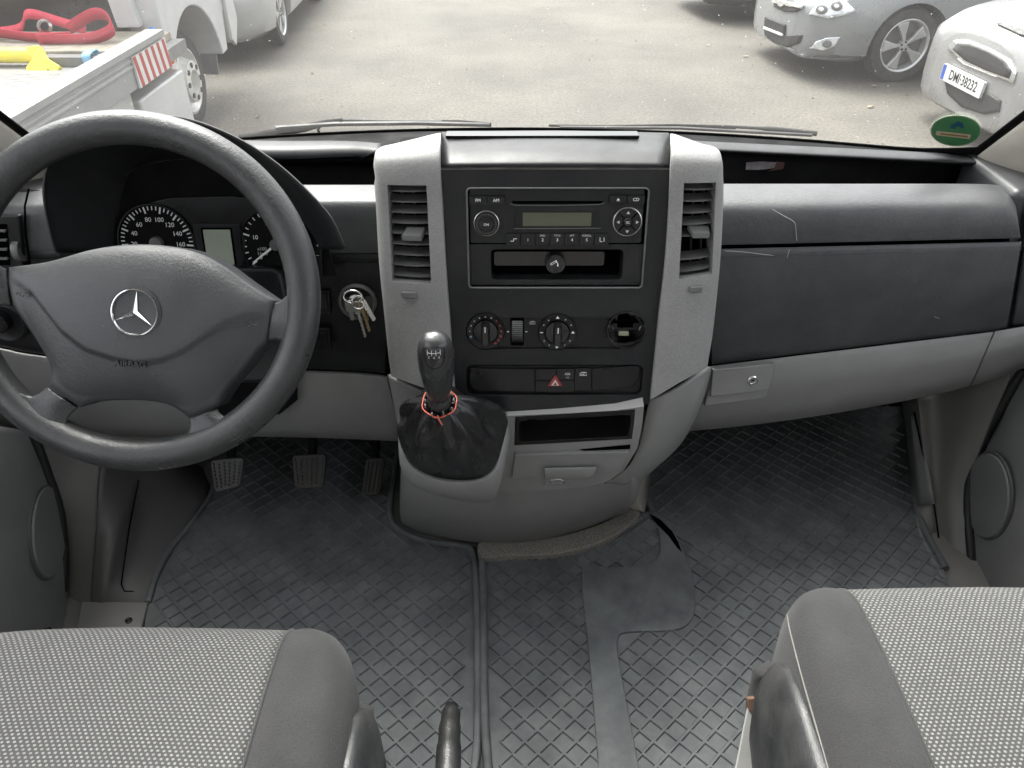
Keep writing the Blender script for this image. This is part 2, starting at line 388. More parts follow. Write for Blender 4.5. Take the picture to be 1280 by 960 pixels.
# ================================================================== CAB SHELL
def Yb(x): return 1.364 - .25 * x * x            # curve of the windscreen base
struct(box('cab_floor', (-.96, -.45, -.06), (.96, 1.46, -.002), M['trimgrey']))
struct(box('firewall', (-.96, 1.44, -.002), (.96, 1.48, .50), M['black_matte']))
for s in (-1, 1):
    x0, x1 = sorted((s * .93, s * .97))
    struct(box('cab_side', (x0, -.9, -.4), (x1, 1.10, .60), M['door']))
    struct(box('cab_side', (x0, 1.10, -.4), (x1, 1.46, .60), M['black_matte']))
struct(box('unseen_roof_lining', (-.97, -.9, 1.56), (.97, .50, 1.60), M['lining']))  # out of view, added so the windscreen becomes the main light
struct(box('unseen_bulkhead', (-.97, -.94, -.4), (.97, -.9, 1.60), M['lining']))  # out of view, added to block light from behind
# front dash top between shelf rims and windscreen
def strip_rows(xs, f): return [[f(x, k) for x in xs] for k in range(f.n)]
xs = [i * .08 for i in range(-10, 11)]
struct(patch('scuttle', [[(x, 1.46, .48) for x in xs], [(x, Yb(x) + .07, .63) for x in xs], [(x, Yb(x) + .04, .674) for x in xs], [(x, Yb(x) - .02, .688) for x in xs], [(x, min(Yb(x) - .03, 1.226), .684) for x in xs]], M['black_matte'], nu=1, nv=2, th=.01))

# windscreen
xs = [i * .0755 for i in range(-10, 11)]
ws = thing('windscreen', (0, 1.36, .69), 'dusty windscreen glass above the dashboard', 'windscreen')
def wsp(x, s, d=0): return V((x, Yb(x) - s - .7 * d, .69 + s * 1.0 - .7 * d))
patch('glass_pane', [[wsp(x, s) for x in xs] for s in (.87, .7, .5, .3, .15, 0, -.03)], M['glass'], ws, nu=1, nv=2, th=0)
# black printed border along the lower edge
def border(pts_in_, pts_out, name): 
    return patch(name, [pts_in_, pts_out], M['black_matte'], ws, nu=2, nv=1, th=.002)
bx = [i * .0745 for i in range(-10, 11)]
border([wsp(x, .004 + .02 * max(0, (abs(x) - .62) / .125) ** 2, .006) for x in bx], [wsp(x, -.03, .006) for x in bx], 'lower_border')
for s in (-1, 1):
    rows = []
    for q in (.72, .55, .4, .25, .12, .04, 0, -.02):
        a = wsp(s * .735, q, .006); b_ = wsp(s * .755, q, .006)
        rows.append([b_, a] if s < 0 else [a, b_])
    patch('side_border', rows, M['black_matte'], ws, nu=1, nv=2, th=.003)
# A pillars with pale trim
for s, lab in ((-1, 'beige'), (1, 'beige')):
    rows = []
    for q in (.72, .5, .3, .15, .05, -.04):
        e = wsp(s * .742, q, .012)
        pts = [e, e + V((s * .012, -.035, 0)), e + V((s * .055, -.085, -.01)), e + V((s * .13, -.10, -.02))]
        rows.append(pts[::-1] if s < 0 else pts)
    struct(patch('pillar_trim', rows, M['pillar'], None, nu=3, nv=3, th=.006))

# emissions sticker on the glass (lower right)
sp = at(1195, 163, Y=1.17)
x0 = .7
# solve the point on the glass along the view direction
def on_glass(px, py, d=.004):
    best = None
    dr = ray(px, py)
    lo, hi = .4, 2.0
    for _ in range(50):
        t = (lo + hi) / 2; p = CAM + dr * t
        s = p.z - .69
        if p.y < Yb(p.x) - s - d: lo = t
        else: hi = t
    return CAM + dr * lo
def glass_frame(px, py, d=.004):
    o = on_glass(px, py, d); a = on_glass(px + 8, py, d); b_ = on_glass(px, py - 8, d)
    ex = (a - o).normalized(); ey = (b_ - o); ey = (ey - ex * ey.dot(ex)).normalized()
    return Frame(o, ex, ey)
def ell_px(F, cx, cy, rx, ry, n=36):
    return [F.px(cx + rx * math.cos(2 * math.pi * i / n), cy - ry * math.sin(2 * math.pi * i / n)) for i in range(n)]
GF = glass_frame(1195, 163)
M['stk'] = pm('green_sticker', (.075, .26, .105), .5); M['stk2'] = pm('sticker_cream', (.62, .52, .36), .6); M['stk3'] = pm('sticker_rim', (.42, .50, .36), .6); M['stk4'] = pm('sticker_blue', (.02, .12, .20), .6)
M['stk5'] = pm('sticker_brown', (.30, .17, .07), .6)
st = thing('emissions_sticker', GF.o, 'round green emissions sticker in the lower right corner of the windscreen', 'sticker')
prism('rim', GF, ell_px(GF, 1195, 163, 32, 19.5), 0, .0006, M['stk3'], st)
prism('disc', GF, ell_px(GF, 1195, 163, 30.2, 18), .0006, .0010, M['stk'], st)
prism('plate_field', GF, pxpoly(GF, [(1171, 163), (1214, 167.5), (1212.5, 173), (1169.5, 168)]), .0010, .0013, M['stk2'], st)
prism('plate_text', GF, pxpoly(GF, [(1176, 165.3), (1210, 169), (1209.6, 170.7), (1175.6, 167)]), .0013, .0015, M['stk5'], st)
prism('emblem', GF, pxpoly(GF, [(1188, 159), (1190, 154), (1193, 155), (1195, 152), (1199, 151), (1204, 153), (1205, 158), (1203, 160), (1199, 157), (1195, 158), (1194, 161)]), .0010, .0013, M['stk4'], st)

M['wiper'] = pm('wiper_grey', (.02, .02, .02), .55, spec=.3)
# wipers resting on the glass (outside)
def wiper(path, rpath, label, nm):
    t = thing(nm, on_glass(*path[0], -.02), label, 'wiper', 'windscreen wipers')
    tube('arm', [on_glass(x, y, -.025) for x, y in path], rpath, M['black_matte'], t, 8, flat=.7)
    return t
w1 = wiper([(300, 174), (340, 167), (380, 160), (410, 153), (428, 151)], [.012, .011, .010, .007, .006], 'wiper lying on the windscreen in front of the steering wheel', 'wiper')
tube('blade', crs([on_glass(x, y, -.03) for x, y in ((428, 151), (480, 152), (560, 153), (614, 156))], 6), .0035, M['wiper'], w1, 8)
tube('blade_rubber', [on_glass(x, y, -.016) for x, y in ((345, 160), (420, 155), (520, 154), (612, 156))], .004, M['rubber2'], w1, 6)
tube('hose', crs([on_glass(x, y, -.03) for x, y in ((428, 149), (408, 153), (398, 161), (399, 165))], 6), .0022, M['rubber2'], w1, 6)
box_end = tube('end_cap', [on_glass(x, y, -.03) for x, y in ((552, 153), (575, 154), (614, 156))], [.0045, .0055, .004], M['black_matte'], w1, 8)
w2 = wiper([(686, 157), (760, 158), (840, 157), (900, 159), (920, 160)], [.003, .0035, .004, .005, .005], 'wiper lying on the windscreen in front of the passenger shelf', 'wiper')
tube('blade', crs([on_glass(x, y, -.03) for x, y in ((830, 158), (900, 158), (960, 161), (1021, 167))], 6), [.003] * 12 + [.0045] * 7, M['wiper'], w2, 8)
tube('blade_rubber', [on_glass(x, y, -.016) for x, y in ((700, 159), (850, 160), (1015, 169))], .003, M['rubber2'], w2, 6)

# ================================================================== RUBBER MATS
def flr(pts, z=0): return [tuple(at(x, y, Z=z).xy) for x, y in pts]
def sheet(name, poly, z0, z1, mat, parent, bevel=.003):
    return prism(name, Frame((0, 0, 0), (1, 0, 0), (0, 1, 0)), poly, z0, z1, mat, parent, bevel)
def sm(p, n=4): return [(q.x, q.y) for q in crs([V((x, y, 0)) for x, y in p], n, True)]
PIT = .0385
def ribs(name, regions, mat, parent, z=.008, h=.0038, rot=45, sq=.95):
    a = PIT / math.sqrt(2); vs, fs = [], []
    c, s = math.cos(R(rot)), math.sin(R(rot))
    hw = .0019
    for i in range(-70, 71):
        for j in range(-70, 71):
            x = (i * c - j * s) * a; y = (i * s + j * c) * a * sq + .8
            if not any(pts_in(rg, x, y) for rg in regions): continue
            def cor(k, z_):
                out = []
                for di, dj in ((-.5, -.5), (.5, -.5), (.5, .5), (-.5, .5)):
                    li, lj = di * (a - k), dj * (a - k)
                    out.append((x + li * c - lj * s, y + (li * s + lj * c) * sq, z_))
                return out
            # clip: cells whose corners leave the field are dropped to keep the border clean
            n0 = len(vs)
            vs += cor(-hw * .0, z + h) + cor(hw * 2, z + h) + cor(hw * 2 + .0028, z + .0006) + cor(0, z)
            for k in range(4):
                k2 = (k + 1) % 4
                fs.append((n0 + k, n0 + k2, n0 + 4 + k2, n0 + 4 + k))
                fs.append((n0 + 4 + k, n0 + 4 + k2, n0 + 8 + k2, n0 + 8 + k))
                fs.append((n0 + 12 + k, n0 + 12 + k2, n0 + k2, n0 + k))
            fs.append((n0 + 8, n0 + 9, n0 + 10, n0 + 11))
    o = mk(name, vs, fs, mat, parent, True, sharp=25); o['kind'] = 'stuff'
    return o
# driver's mat
dm = thing('floor_mat', (-.35, .9, 0), 'black rubber mat with diamond ribs under the pedals on the driver side', 'floor mat', 'rubber floor mats')
DM = [(185, 760), (205, 700), (262, 622), (300, 520), (505, 520), (497, 590), (490, 640), (497, 660), (530, 676), (575, 684), (592, 692), (597, 760), (598, 900), (594, 960), (580, 1010), (150, 1010)]
sheet('mat_base', flr(DM), 0, .008, M['rubber'], dm)
ribs('diamond_ribs', [flr([(205, 745), (218, 705), (272, 628), (300, 530), (492, 530), (484, 600), (478, 650), (492, 672), (540, 690), (578, 697), (577, 760), (577, 1010), (190, 1010)])], M['rubber'], dm)
def lip(pts, parent, r=.007, z=.010, nm='raised_lip', cl=False):
    P = [V((*p, z)) for p in flr(pts)]
    return tube(nm, crs(P, 5, cl), r, M['rubber'], parent, 8, closed=cl)
lip([(505, 530), (494, 590), (488, 640), (496, 664), (530, 680), (575, 687), (591, 696), (596, 760), (597, 900), (593, 965), (580, 1005)], dm, .006)
lip([(187, 758), (207, 702), (264, 624), (300, 535)], dm, .006)
# passenger mat (reaches across the middle)
pmh = thing('floor_mat', (.35, .9, 0), 'worn rubber mat with diamond ribs and a plain raised patch on the passenger side', 'floor mat', 'rubber floor mats')
PM = [(602, 696), (640, 693), (700, 690), (760, 672), (798, 646), (815, 640), (806, 620), (812, 575), (830, 520), (1125, 505), (1135, 560), (1142, 640), (1178, 712), (1200, 780), (1200, 1010), (618, 1010), (603, 960)]
sheet('mat_base', flr(PM), 0, .008, M['rubber'], pmh)
RA = [(622, 706), (705, 702), (738, 707), (724, 726), (731, 800), (744, 960), (748, 1010), (628, 1010)]
RA2 = [(712, 700), (760, 684), (812, 658), (820, 690), (812, 704), (760, 710), (730, 716)]
RB = [(775, 806), (785, 799), (845, 797), (868, 786), (876, 740), (868, 702), (850, 672), (826, 650), (818, 620), (826, 575), (842, 525), (1118, 512), (1128, 570), (1136, 640), (1170, 712), (1190, 790), (1190, 1010), (803, 1010), (790, 900)]
ribs('diamond_ribs', [flr(RA), flr(RA2), flr(RB)], M['rubber'], pmh)
plain = [(726, 722), (740, 712), (770, 714), (812, 708), (824, 690), (820, 652), (838, 664), (852, 690), (864, 720), (868, 760), (862, 782), (840, 793), (785, 795), (772, 803), (773, 830), (786, 900), (797, 960), (801, 1010), (752, 1010), (747, 960), (736, 830)]
sheet('plain_patch', sm(flr(plain)), .004, .0125, M['rubber'], pmh, .004)
lip([(614, 1005), (606, 900), (604, 760), (603, 706), (612, 700), (700, 695), (760, 678), (800, 652)], pmh, .007)
lip([(1130, 520), (1138, 570), (1145, 645), (1180, 715)], pmh, .007)
lip([(814, 645), (808, 620), (814, 580), (832, 525)], pmh, .006)
# black crescent slit by the raised patch
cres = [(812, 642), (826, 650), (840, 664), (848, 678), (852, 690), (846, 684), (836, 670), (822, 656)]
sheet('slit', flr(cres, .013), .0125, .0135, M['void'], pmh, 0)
# carpeted plinth in front of the console foot
ca = [(597, 683), (606, 676), (650, 675), (700, 670), (750, 655), (790, 636), (798, 646), (760, 674), (700, 692), (640, 695), (603, 697)]
struct(sheet('carpet_plinth', sm(flr(ca, .02)), 0, .022, M['carpet'], None, .004))
# ================================================================== DASHBOARD
db = thing('dashboard', (0, 1.05, .3), 'dark and grey moulded dashboard with centre console across the van cab', 'dashboard')
def rows_px(rws): return [[at(x, y, Y=Y) for x, y, Y in r] for r in rws]
# ---- passenger side: airbag panel in two rolls with a groove between
xsR = [890, 960, 1040, 1120, 1200, 1240, 1262]
def lerp(a, b, t): return a + (b - a) * t
def lineY(x, x0, y0, x1, y1): return lerp(y0, y1, (x - x0) / (x1 - x0))
up, lo = [], []
for f, Y in ((0, 1.105), (.22, 1.062), (.42, 1.040), (.7, 1.032), (1, 1.030)):
    r = []
    for x in xsR + [1274]:
        yt = {1240: 230.5, 1262: 235, 1274: 244}.get(x, 229.5); ybm = lineY(x, 905, 306.5, 1265, 298)
        xx = x if x < 1270 else lerp(1268, 1276, f)
        r.append((xx, lerp(yt, ybm, f), Y))
    up.append(r)
patch('airbag_panel', rows_px(up), M['dash'], db, 4, 5, .012, bevel=.0015)
for f, Y in ((0, 1.036), (.05, 1.0285), (.5, 1.024), (.9, 1.035), (1, 1.045)):
    r = []
    for x in xsR[:-1] + [1274]:
        yt = lineY(x, 905, 311.5, 1265, 302.5); yb = lineY(x, 887, 456, 1257, 411)
        xx = x if x < 1270 else lerp(1277, 1259, f)
        r.append((xx, lerp(yt, yb, f), Y))
    lo.append(r)
patch('airbag_panel', rows_px(lo), M['dash'], db, 4, 5, .012, bevel=.0015)
patch('groove', rows_px([[(x, lineY(x, 905, 302, 1265, 294), 1.043) for x in xsR], [(x, lineY(x, 905, 316, 1265, 308), 1.043) for x in xsR]]), M['void'], db, 2, 1, .004)
M['scratch'] = pm('scratch', (.30, .30, .29), .6)
for sc_ in ([(966, 262, 1.031), (980, 270, 1.029), (993, 278, 1.028), (995, 290, 1.027), (996, 301, 1.027)], [(906, 313.5, 1.022), (930, 315, 1.020), (967, 319.5, 1.019)], [(1168, 396, 1.022), (1174, 398, 1.022)], [(987, 312, 1.020), (984, 322, 1.019)]):
    tube('scratch', crs([at(x, y, Y=Y) for x, y, Y in sc_], 4), .0005, M['scratch'], db, 5)
# end piece of the dash by the passenger door
patch('dash_end_piece', rows_px([[(1278, 250, 1.065), (1300, 248, 1.055), (1350, 244, 1.10)], [(1280, 300, 1.05), (1300, 298, 1.045), (1350, 296, 1.08)], [(1271, 370, 1.05), (1300, 365, 1.045), (1350, 360, 1.08)], [(1264, 409, 1.055), (1295, 404, 1.05), (1350, 398, 1.1)]]), M['dash'], db, 5, 5, .01)
box('dash_end_block', (.728, 1.062, .45), (.93, 1.235, .693), M['dash'], db, .012, 3)
# lower glove box band in light grey
gl = []
for f, Y in ((0, 1.040), (.12, 1.034), (.45, 1.030), (.8, 1.045), (.95, 1.075), (1, 1.10)):
    r = []
    for x in (880, 950, 1030, 1110, 1180):
        yt = lineY(x, 887, 458, 1257, 413); yb = {880: 540, 950: 533, 1030: 521, 1110: 506, 1180: 492}[x]
        xx = lerp(x, {880: 846, 950: 925, 1030: 1015, 1110: 1105, 1180: 1176}[x], f)
        r.append((xx, lerp(yt, yb, f), Y))
    xx = lerp(1242, 1212, f); r.append((xx, lerp(lineY(xx, 887, 458, 1257, 413), 483, f), Y))
    gl.append(r)
gb = patch('glove_box', rows_px(gl), M['grey_smooth'], db, 4, 6, .012, bevel=.002)
ge = []
for f, Y in ((0, 1.042), (.2, 1.034), (.5, 1.034), (.85, 1.06), (1, 1.10)):
    a = lerp(1244, 1214, f); ge.append([(a, lerp(414, 483, f), Y), (lerp(1275, 1262, f), lerp(409, 468, f), Y - .004), (1330, lerp(400, 440, f), Y)])
patch('lower_end_piece', rows_px(ge), M['grey_smooth'], db, 4, 5, .012, bevel=.002)
# glove box latch with lock
GLF = tilt(at(925, 475, Y=1.026), 4)
hol = [(884, 459), (970, 451), (962, 500), (935, 505), (880, 512)]
prism('latch_recess', GLF, pxpoly(GLF, [(886, 487), (962, 480), (958, 497), (940, 500), (880, 508)]), -.006, .0005, M['grey_dark'], gb, .002)
lt = prism('latch', GLF, pxpoly(GLF, [(890, 460), (967, 453), (960, 485), (887, 494)]), -.004, .006, M['grey_smooth'], gb, .002)
lc = GLF.px(941, 475, .006)
lathe('lock', GLF.p(*lc, .006), GLF.n, [(.0085, 0), (.0085, .0015), (.0065, .0025), (.0062, .001), (0, .001)], M['chrome'], gb, 24)
prism('keyhole', GLF, rr(lc[0] - .003, lc[1] - .0007, lc[0] + .003, lc[1] + .0007, .0006), .0071, .0074, M['void'], gb)
# open shelf above the airbag panel
xsS = [880, 960, 1050, 1140, 1215]
sh = patch('shelf_tray', [[at(x, lineY(x, 870, 186, 1275, 203), Y=1.215) for x in xsS], [at(x, lineY(x, 870, 186, 1275, 203), Y=1.215) - V((0, .004, .085)) for x in xsS], [V((at(x, 215, Y=1.16).x, 1.10, .60)) for x in xsS]], M['shelfblack'], db, 2, 1, .004)
rim = []
for f, Y, dy in ((0, 1.245, -1), (.35, 1.222, 4), (.8, 1.208, 9), (1, 1.212, 13), (1.1, 1.230, 12)):
    rim.append([(x, lineY(x, 870, 177, 1275, 197) + dy + (0 if x < 1000 else 0), Y - .00010 * max(0, x - 1000)) for x in (860, 960, 1060, 1160, 1240, 1276)])
patch('shelf_rim', rows_px(rim), M['dash_smooth'], db, 4, 4, .006)
# scrap of torn tape in the shelf
M['tape'] = pm('torn_tape', (.10, .085, .085), .5, dust=.9, dustcol=(.42, .40, .43)); M['tape2'] = pm('brown_tape_residue', (.05, .022, .015), .6)
TF = Frame(at(956, 207, Y=1.205), (1, 0, 0), (0, 0, 1))
tp = thing('torn_label', TF.o, 'small torn silvery label stuck inside the passenger shelf', 'label')
prism('label_film', TF, pxpoly(TF, [(933, 203), (952, 202), (970, 203), (968, 210), (950, 212), (932, 212)]), 0, .0008, M['tape'], tp)
prism('glue_residue', TF, pxpoly(TF, [(970, 202), (981, 203), (979, 211), (960, 214), (969, 210)]), 0, .0006, M['tape2'], tp)
# ---- driver side: dark panel behind the wheel and beside the instruments
xsL = [-70, 0, 33, 120, 250, 380, 440, 482]
lf, kn = [], []
for f, Y in ((0, 1.105), (.06, 1.06), (.12, 1.040), (.3, 1.030), (.37, 1.028)):
    lf.append([(x, lerp(231 if x > 100 else 238, 462, f), Y) for x in xsL])
patch('upper_panel', rows_px(lf), M['dash'], db, 3, 5, .012, bevel=.0015)
lf = []
for f, Y in ((.38, 1.034), (.395, 1.027), (.7, 1.020), (.95, 1.022), (1, 1.030)):
    lf.append([(x, lerp(231 if x > 100 else 238, {-70: 425, 0: 433, 33: 440, 120: 450, 250: 456, 380: 461, 440: 463, 482: 467}[x], f), Y) for x in xsL])
patch('switch_panel', rows_px(lf), M['dash_smooth'], db, 3, 5, .012, bevel=.0015)
patch('groove', rows_px([[(x, 312, 1.04) for x in xsL], [(x, 327, 1.04) for x in xsL]]), M['void'], db, 2, 1, .004)
for f, Y in ((0, 1.036), (.08, 1.028), (.5, 1.030), (.88, 1.05), (1, 1.085)):
    kn.append([(x + (0 if x < 480 else 22 * f), lerp({-70: 427, 0: 435, 33: 442, 120: 452, 250: 458, 380: 463, 440: 465, 482: 469}[x], {-70: 545, 0: 545, 33: 545, 120: 545, 250: 545, 380: 547, 440: 549, 482: 552}[x], f), Y) for x in xsL])
patch('knee_panel', rows_px(kn), M['grey_dark'], db, 3, 6, .012, bevel=.002)
# steering column opening in the knee panel
SF = tilt(at(330, 480, Y=1.012), 0)
prism('column_opening', SF, pxpoly(SF, [(250, 440), (352, 440), (372, 470), (372, 500), (350, 518), (270, 520)]), -.004, .002, M['black_matte'], db, .004)
# left shelf beside the instruments
xsS = [300, 380, 430, 475]
patch('shelf_tray', [[at(x, 190, Y=1.235) for x in xsS], [at(x, 190, Y=1.235) - V((0, .004, .085)) for x in xsS], [V((at(x, 215, Y=1.16).x, 1.10, .60)) for x in xsS]], M['shelfblack'], db, 2, 1, .004)
patch('shelf_rim', rows_px([[(300, 175, 1.27), (350, 176, 1.27), (430, 176, 1.27), (475, 179, 1.26)], [(300, 184, 1.235), (350, 185, 1.235), (440, 183, 1.235), (475, 188, 1.23)], [(300, 199, 1.222), (360, 199, 1.222), (440, 196, 1.222), (452, 199, 1.222)], [(300, 202, 1.24), (360, 202, 1.24), (440, 199, 1.24), (455, 202, 1.24)]]), M['dash_smooth'], db, 4, 4, .006)
patch('shelf_rim', rows_px([[(-70, 236, 1.15), (0, 226, 1.2), (60, 214, 1.25), (120, 205, 1.27)], [(-70, 240, 1.10), (0, 238, 1.10), (60, 238, 1.10), (120, 236, 1.12)]]), M['dash_smooth'], db, 4, 4, .006)
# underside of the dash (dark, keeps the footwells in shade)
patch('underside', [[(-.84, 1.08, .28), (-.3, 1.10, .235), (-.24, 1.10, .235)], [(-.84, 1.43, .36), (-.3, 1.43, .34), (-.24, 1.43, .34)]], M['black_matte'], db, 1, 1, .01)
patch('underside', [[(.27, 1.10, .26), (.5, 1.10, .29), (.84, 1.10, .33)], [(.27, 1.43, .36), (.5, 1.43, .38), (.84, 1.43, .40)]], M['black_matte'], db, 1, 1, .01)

# ---- air vent at the far left with its thumb wheel
def vent(F, quad, nsl, parent_dash, matslat, lever=None, back=.03, missing=()):
    """quad: px corners TL TR BR BL of the opening; separate slats set back in the opening"""
    v = prism('air_vent', F, pxpoly(F, quad), -back - .002, -back, M['void'], parent_dash)
    TL, TR, BR, BL = quad
    for k in range(nsl):
        if k in missing: continue
        f = (k + .62) / (nsl + .15)
        L_ = F.w(lerp(TL[0], BL[0], f) + 1, lerp(TL[1], BL[1], f), -.004); R_ = F.w(lerp(TR[0], BR[0], f) - 1, lerp(TR[1], BR[1], f), -.004)
        vs = []; n = 7
        for i in range(n):
            g = i / (n - 1); p = L_.lerp(R_, g); bow = .0035 * (1 - (2 * g - 1) ** 2)
            p = p + F.n * (bow - .003)
            vs += [p, p - F.y * .0018, p - F.n * .016 + F.y * .0045, p - F.n * .016 + F.y * .006]
        fs = []
        for i in range(n - 1):
            for q in range(4):
                fs.append((i * 4 + q, i * 4 + (q + 1) % 4, (i + 1) * 4 + (q + 1) % 4, (i + 1) * 4 + q))
        fs += [(0, 1, 2, 3), tuple(range((n - 1) * 4, n * 4))[::-1]]
        fixn(mk('slat', vs, fs, matslat, v, True, sharp=30))
    for g in (.35, .65):
        a = F.w(lerp(TL[0], TR[0], g), lerp(TL[1], TR[1], g) + 4, -.02); b_ = F.w(lerp(BL[0], BR[0], g), lerp(BL[1], BR[1], g) - 4, -.02)
        tube('rear_vane', [a, b_], .0014, M['black'], v, 6)
    if lever:
        lv = [F.w(x, y, .004) for x, y in lever]
        vs = [p for p in lv] + [p - F.y * .007 for p in lv] 
        vs2 = []
        for p in lv[:2]: vs2.append(p - F.n * .012)
        o = mk('direction_tab', [lv[0] - F.n * .012, lv[1] - F.n * .012, lv[2], lv[3], lv[0] - F.n * .012 - F.y * .008, lv[1] - F.n * .012 - F.y * .008, lv[2] - F.y * .008, lv[3] - F.y * .008],
               [(0, 3, 2, 1), (4, 5, 6, 7), (0, 1, 5, 4), (1, 2, 6, 5), (2, 3, 7, 6), (3, 0, 4, 7)], M['grey_dark'] if matslat is M['grey_dark'] else M['slat'], v, True, .002, 3)
        fixn(o)
    return v
LV = tilt(at(10, 305, Y=1.022), 6)
prism('vent_surround', LV, pxpoly(LV, [(-40, 268), (26, 268), (32, 338), (-40, 338)]), -.006, .004, M['dash_smooth'], db, .003)
prism('vent_opening', LV, pxpoly(LV, [(-34, 279), (11, 279), (15, 330), (-34, 330)]), .0042, .0048, M['void'], db)
vv = prism('air_vent', LV, pxpoly(LV, [(-33, 280), (10.5, 280), (14.5, 329), (-33, 329)]), .0048, .0052, M['void'], db)
for k in range(4):
    y = 285 + k * 11.5
    prism('slat', LV, pxpoly(LV, [(-33, y), (11 + k * .9, y), (11.3 + k * .9, y + 3), (-33, y + 3)]), .005, .009, M['slat'], vv, .0008)
a, b_ = LV.px(24, 313)
lathe('thumb_wheel', LV.p(a - .004, b_, -.004), LV.x, [(.0, -.001), (.0165, -.001), (.0172, .001), (.0172, .007), (.0165, .009), (0, .009)], M['slat'], db, 36)
tube('panel_seam', [LV.w(x, y, .0045) for x, y in ((36, 236), (31, 258), (32, 290), (38, 336))], .0014, M['void'], db, 6)
# light switch knob at far left
a, b_ = LV.px(8, 402)
lathe('light_switch', LV.p(a, b_, -.006), LV.n, [(.033, 0), (.033, .008), (.029, .012), (.024, .009), (.0, .009)], M['dash_smooth'], db, 36)
lathe('light_switch_knob', LV.p(a - .004, b_ + .004, .003), LV.n, [(.017, 0), (.016, .014), (.012, .018), (0, .018)], M['satin'], db, 30)

# ---- instrument binnacle
cl = thing('instrument_cluster', at(240, 305, Y=1.0), 'black instrument cluster with two dials under a hooded cowl behind the steering wheel', 'instruments')
YF = .93
arcO = [(70, 316), (61, 282), (55, 242), (60, 208), (80, 182), (115, 163), (160, 150), (205, 146), (250, 155), (300, 177), (345, 207), (385, 244), (412, 276), (428, 312)]
arcI = [(92, 316), (82, 292), (73, 256), (76, 224), (94, 200), (125, 183), (165, 172), (205, 168), (245, 177), (290, 198), (330, 226), (365, 258), (390, 286), (405, 312)]
O = [at(x, y, Y=YF) for x, y in arcO]; I = [at(x, y, Y=YF) for x, y in arcI]
cx = (O[0] + O[-1]) / 2
rowsH = []
oc = sum(O, V((0, 0, 0))) / len(O)
rowsH.append([p + V(((oc.x - p.x) * .55, .20, -.10)) for p in O])
rowsH.append([p + V(((oc.x - p.x) * .26, .10, -.048)) for p in O])
rowsH.append([p + V((0, .014, -.003)) for p in O])
rowsH.append([p.lerp(q, .06) + V((0, 0, 0)) for p, q in zip(O, I)])
rowsH.append([at(lerp(a[0], b_[0], .5), lerp(a[1], b_[1], .5), Y=YF + .022) for a, b_ in zip(arcO, arcI)])
rowsH.append([at(x, y, Y=YF + .05) for x, y in arcI])
rowsH.append([at(lerp(x, 240, .05), lerp(y, 290, .05), Y=YF + .11) for x, y in arcI])
patch('cowl', rowsH, M['cowl'], cl, 4, 4, .003)
CF = tilt(at(245, 300, Y=1.012), 14)
prism('face', CF, pxpoly(CF, [(78, 340), (66, 270), (80, 200), (150, 165), (220, 160), (330, 200), (400, 270), (420, 345)]), -.004, 0, M['black_matte'], cl)
# moulded grey mask round the dials and display
mk_pts = [(150, 345), (148, 300), (165, 262), (196, 250), (214, 246), (290, 244), (330, 248), (375, 266), (402, 300), (404, 345)]
prism('mask', CF, pxpoly(CF, mk_pts), 0, .004, M['black'], cl, .002)
prism('display_surround', CF, pxpoly(CF, [(243, 278), (301, 278), (308, 300), (306, 342), (246, 342)]), .004, .007, M['dash_smooth'], cl, .0025)
prism('display', CF, pxrect(CF, 257, 287, 290.5, 331, .001, .007), .007, .0078, M['lcd2'], cl)
prism('display_frame', CF, pxrect(CF, 254.5, 284.5, 293, 333.5, .0015, .007), .0071, .0074, M['void'], cl)
def dial(cx, cy, rpx, nums, a0, a1, nmaj, nmin, needle, extra=None):
    a, b_ = CF.px(cx, cy, .004); r = rpx / FPX * (CF.p(a, b_) - CAM).dot(V((0, cT, -sT)))
    d = lathe('dial', CF.p(a, b_, .004), CF.n, [(0, .0005), (r * .955, .0005), (r * .96, .004), (r, .004), (r, 0)], M['black_matte'], cl, 48)
    lathe('dial_ring', CF.p(a, b_, .004), CF.n, [(r * .965, .0035), (r * .97, .0046), (r * .995, .0046), (r, .0035)], M['dash_smooth'], d, 48)
    vs, fs = [], []
    tot = nmaj * nmin
    for k in range(tot + 1):
        t = R(lerp(a0, a1, k / tot)); maj = k % nmin == 0
        r1 = r * .93; r0 = r * (.76 if maj else .83); wd = r * (.022 if maj else .014)
        c_, s_ = math.cos(t), math.sin(t); n0 = len(vs)
        for rr_, sg in ((r0, -1), (r0, 1), (r1, 1), (r1, -1)):
            vs.append(CF.p(a + rr_ * c_ - sg * wd * s_, b_ + rr_ * s_ + sg * wd * c_, .0052))
        fs.append((n0, n0 + 3, n0 + 2, n0 + 1))
    mk('scale_marks', vs, fs, M['white'], d, False)
    for k, s in enumerate(nums):
        if s is None: continue
        t = R(lerp(a0, a1, k / nmaj))
        text('numeral', s, CF, a + r * .60 * math.cos(t), b_ + r * .60 * math.sin(t), r * .165, M['white'], d, .0052)
    lathe('hub_cap', CF.p(a, b_, .0045), CF.n, [(r * .17, 0), (r * .17, .006), (r * .15, .008), (0, .0085)], M['slat'], d, 24)
    t = R(needle); c_, s_ = math.cos(t), math.sin(t); wd = r * .035
    fixn(mk('needle', [CF.p(a + q * c_ - sg * ww * s_, b_ + q * s_ + sg * ww * c_, z) for z in (.0085, .0095) for q, ww, sg in ((r * .15, wd, 1), (r * .85, wd * .5, 1), (r * .85, wd * .5, -1), (r * .15, wd, -1))],
       [(0, 1, 2, 3), (7, 6, 5, 4), (0, 4, 5, 1), (1, 5, 6, 2), (2, 6, 7, 3), (3, 7, 4, 0)], M['white'], d, False))
    return a, b_, r, d
dial(197, 303, 48, [None, '20', '40', '60', '80', '100', '120', '140', '160', None], 211, -32, 9, 4, 205)
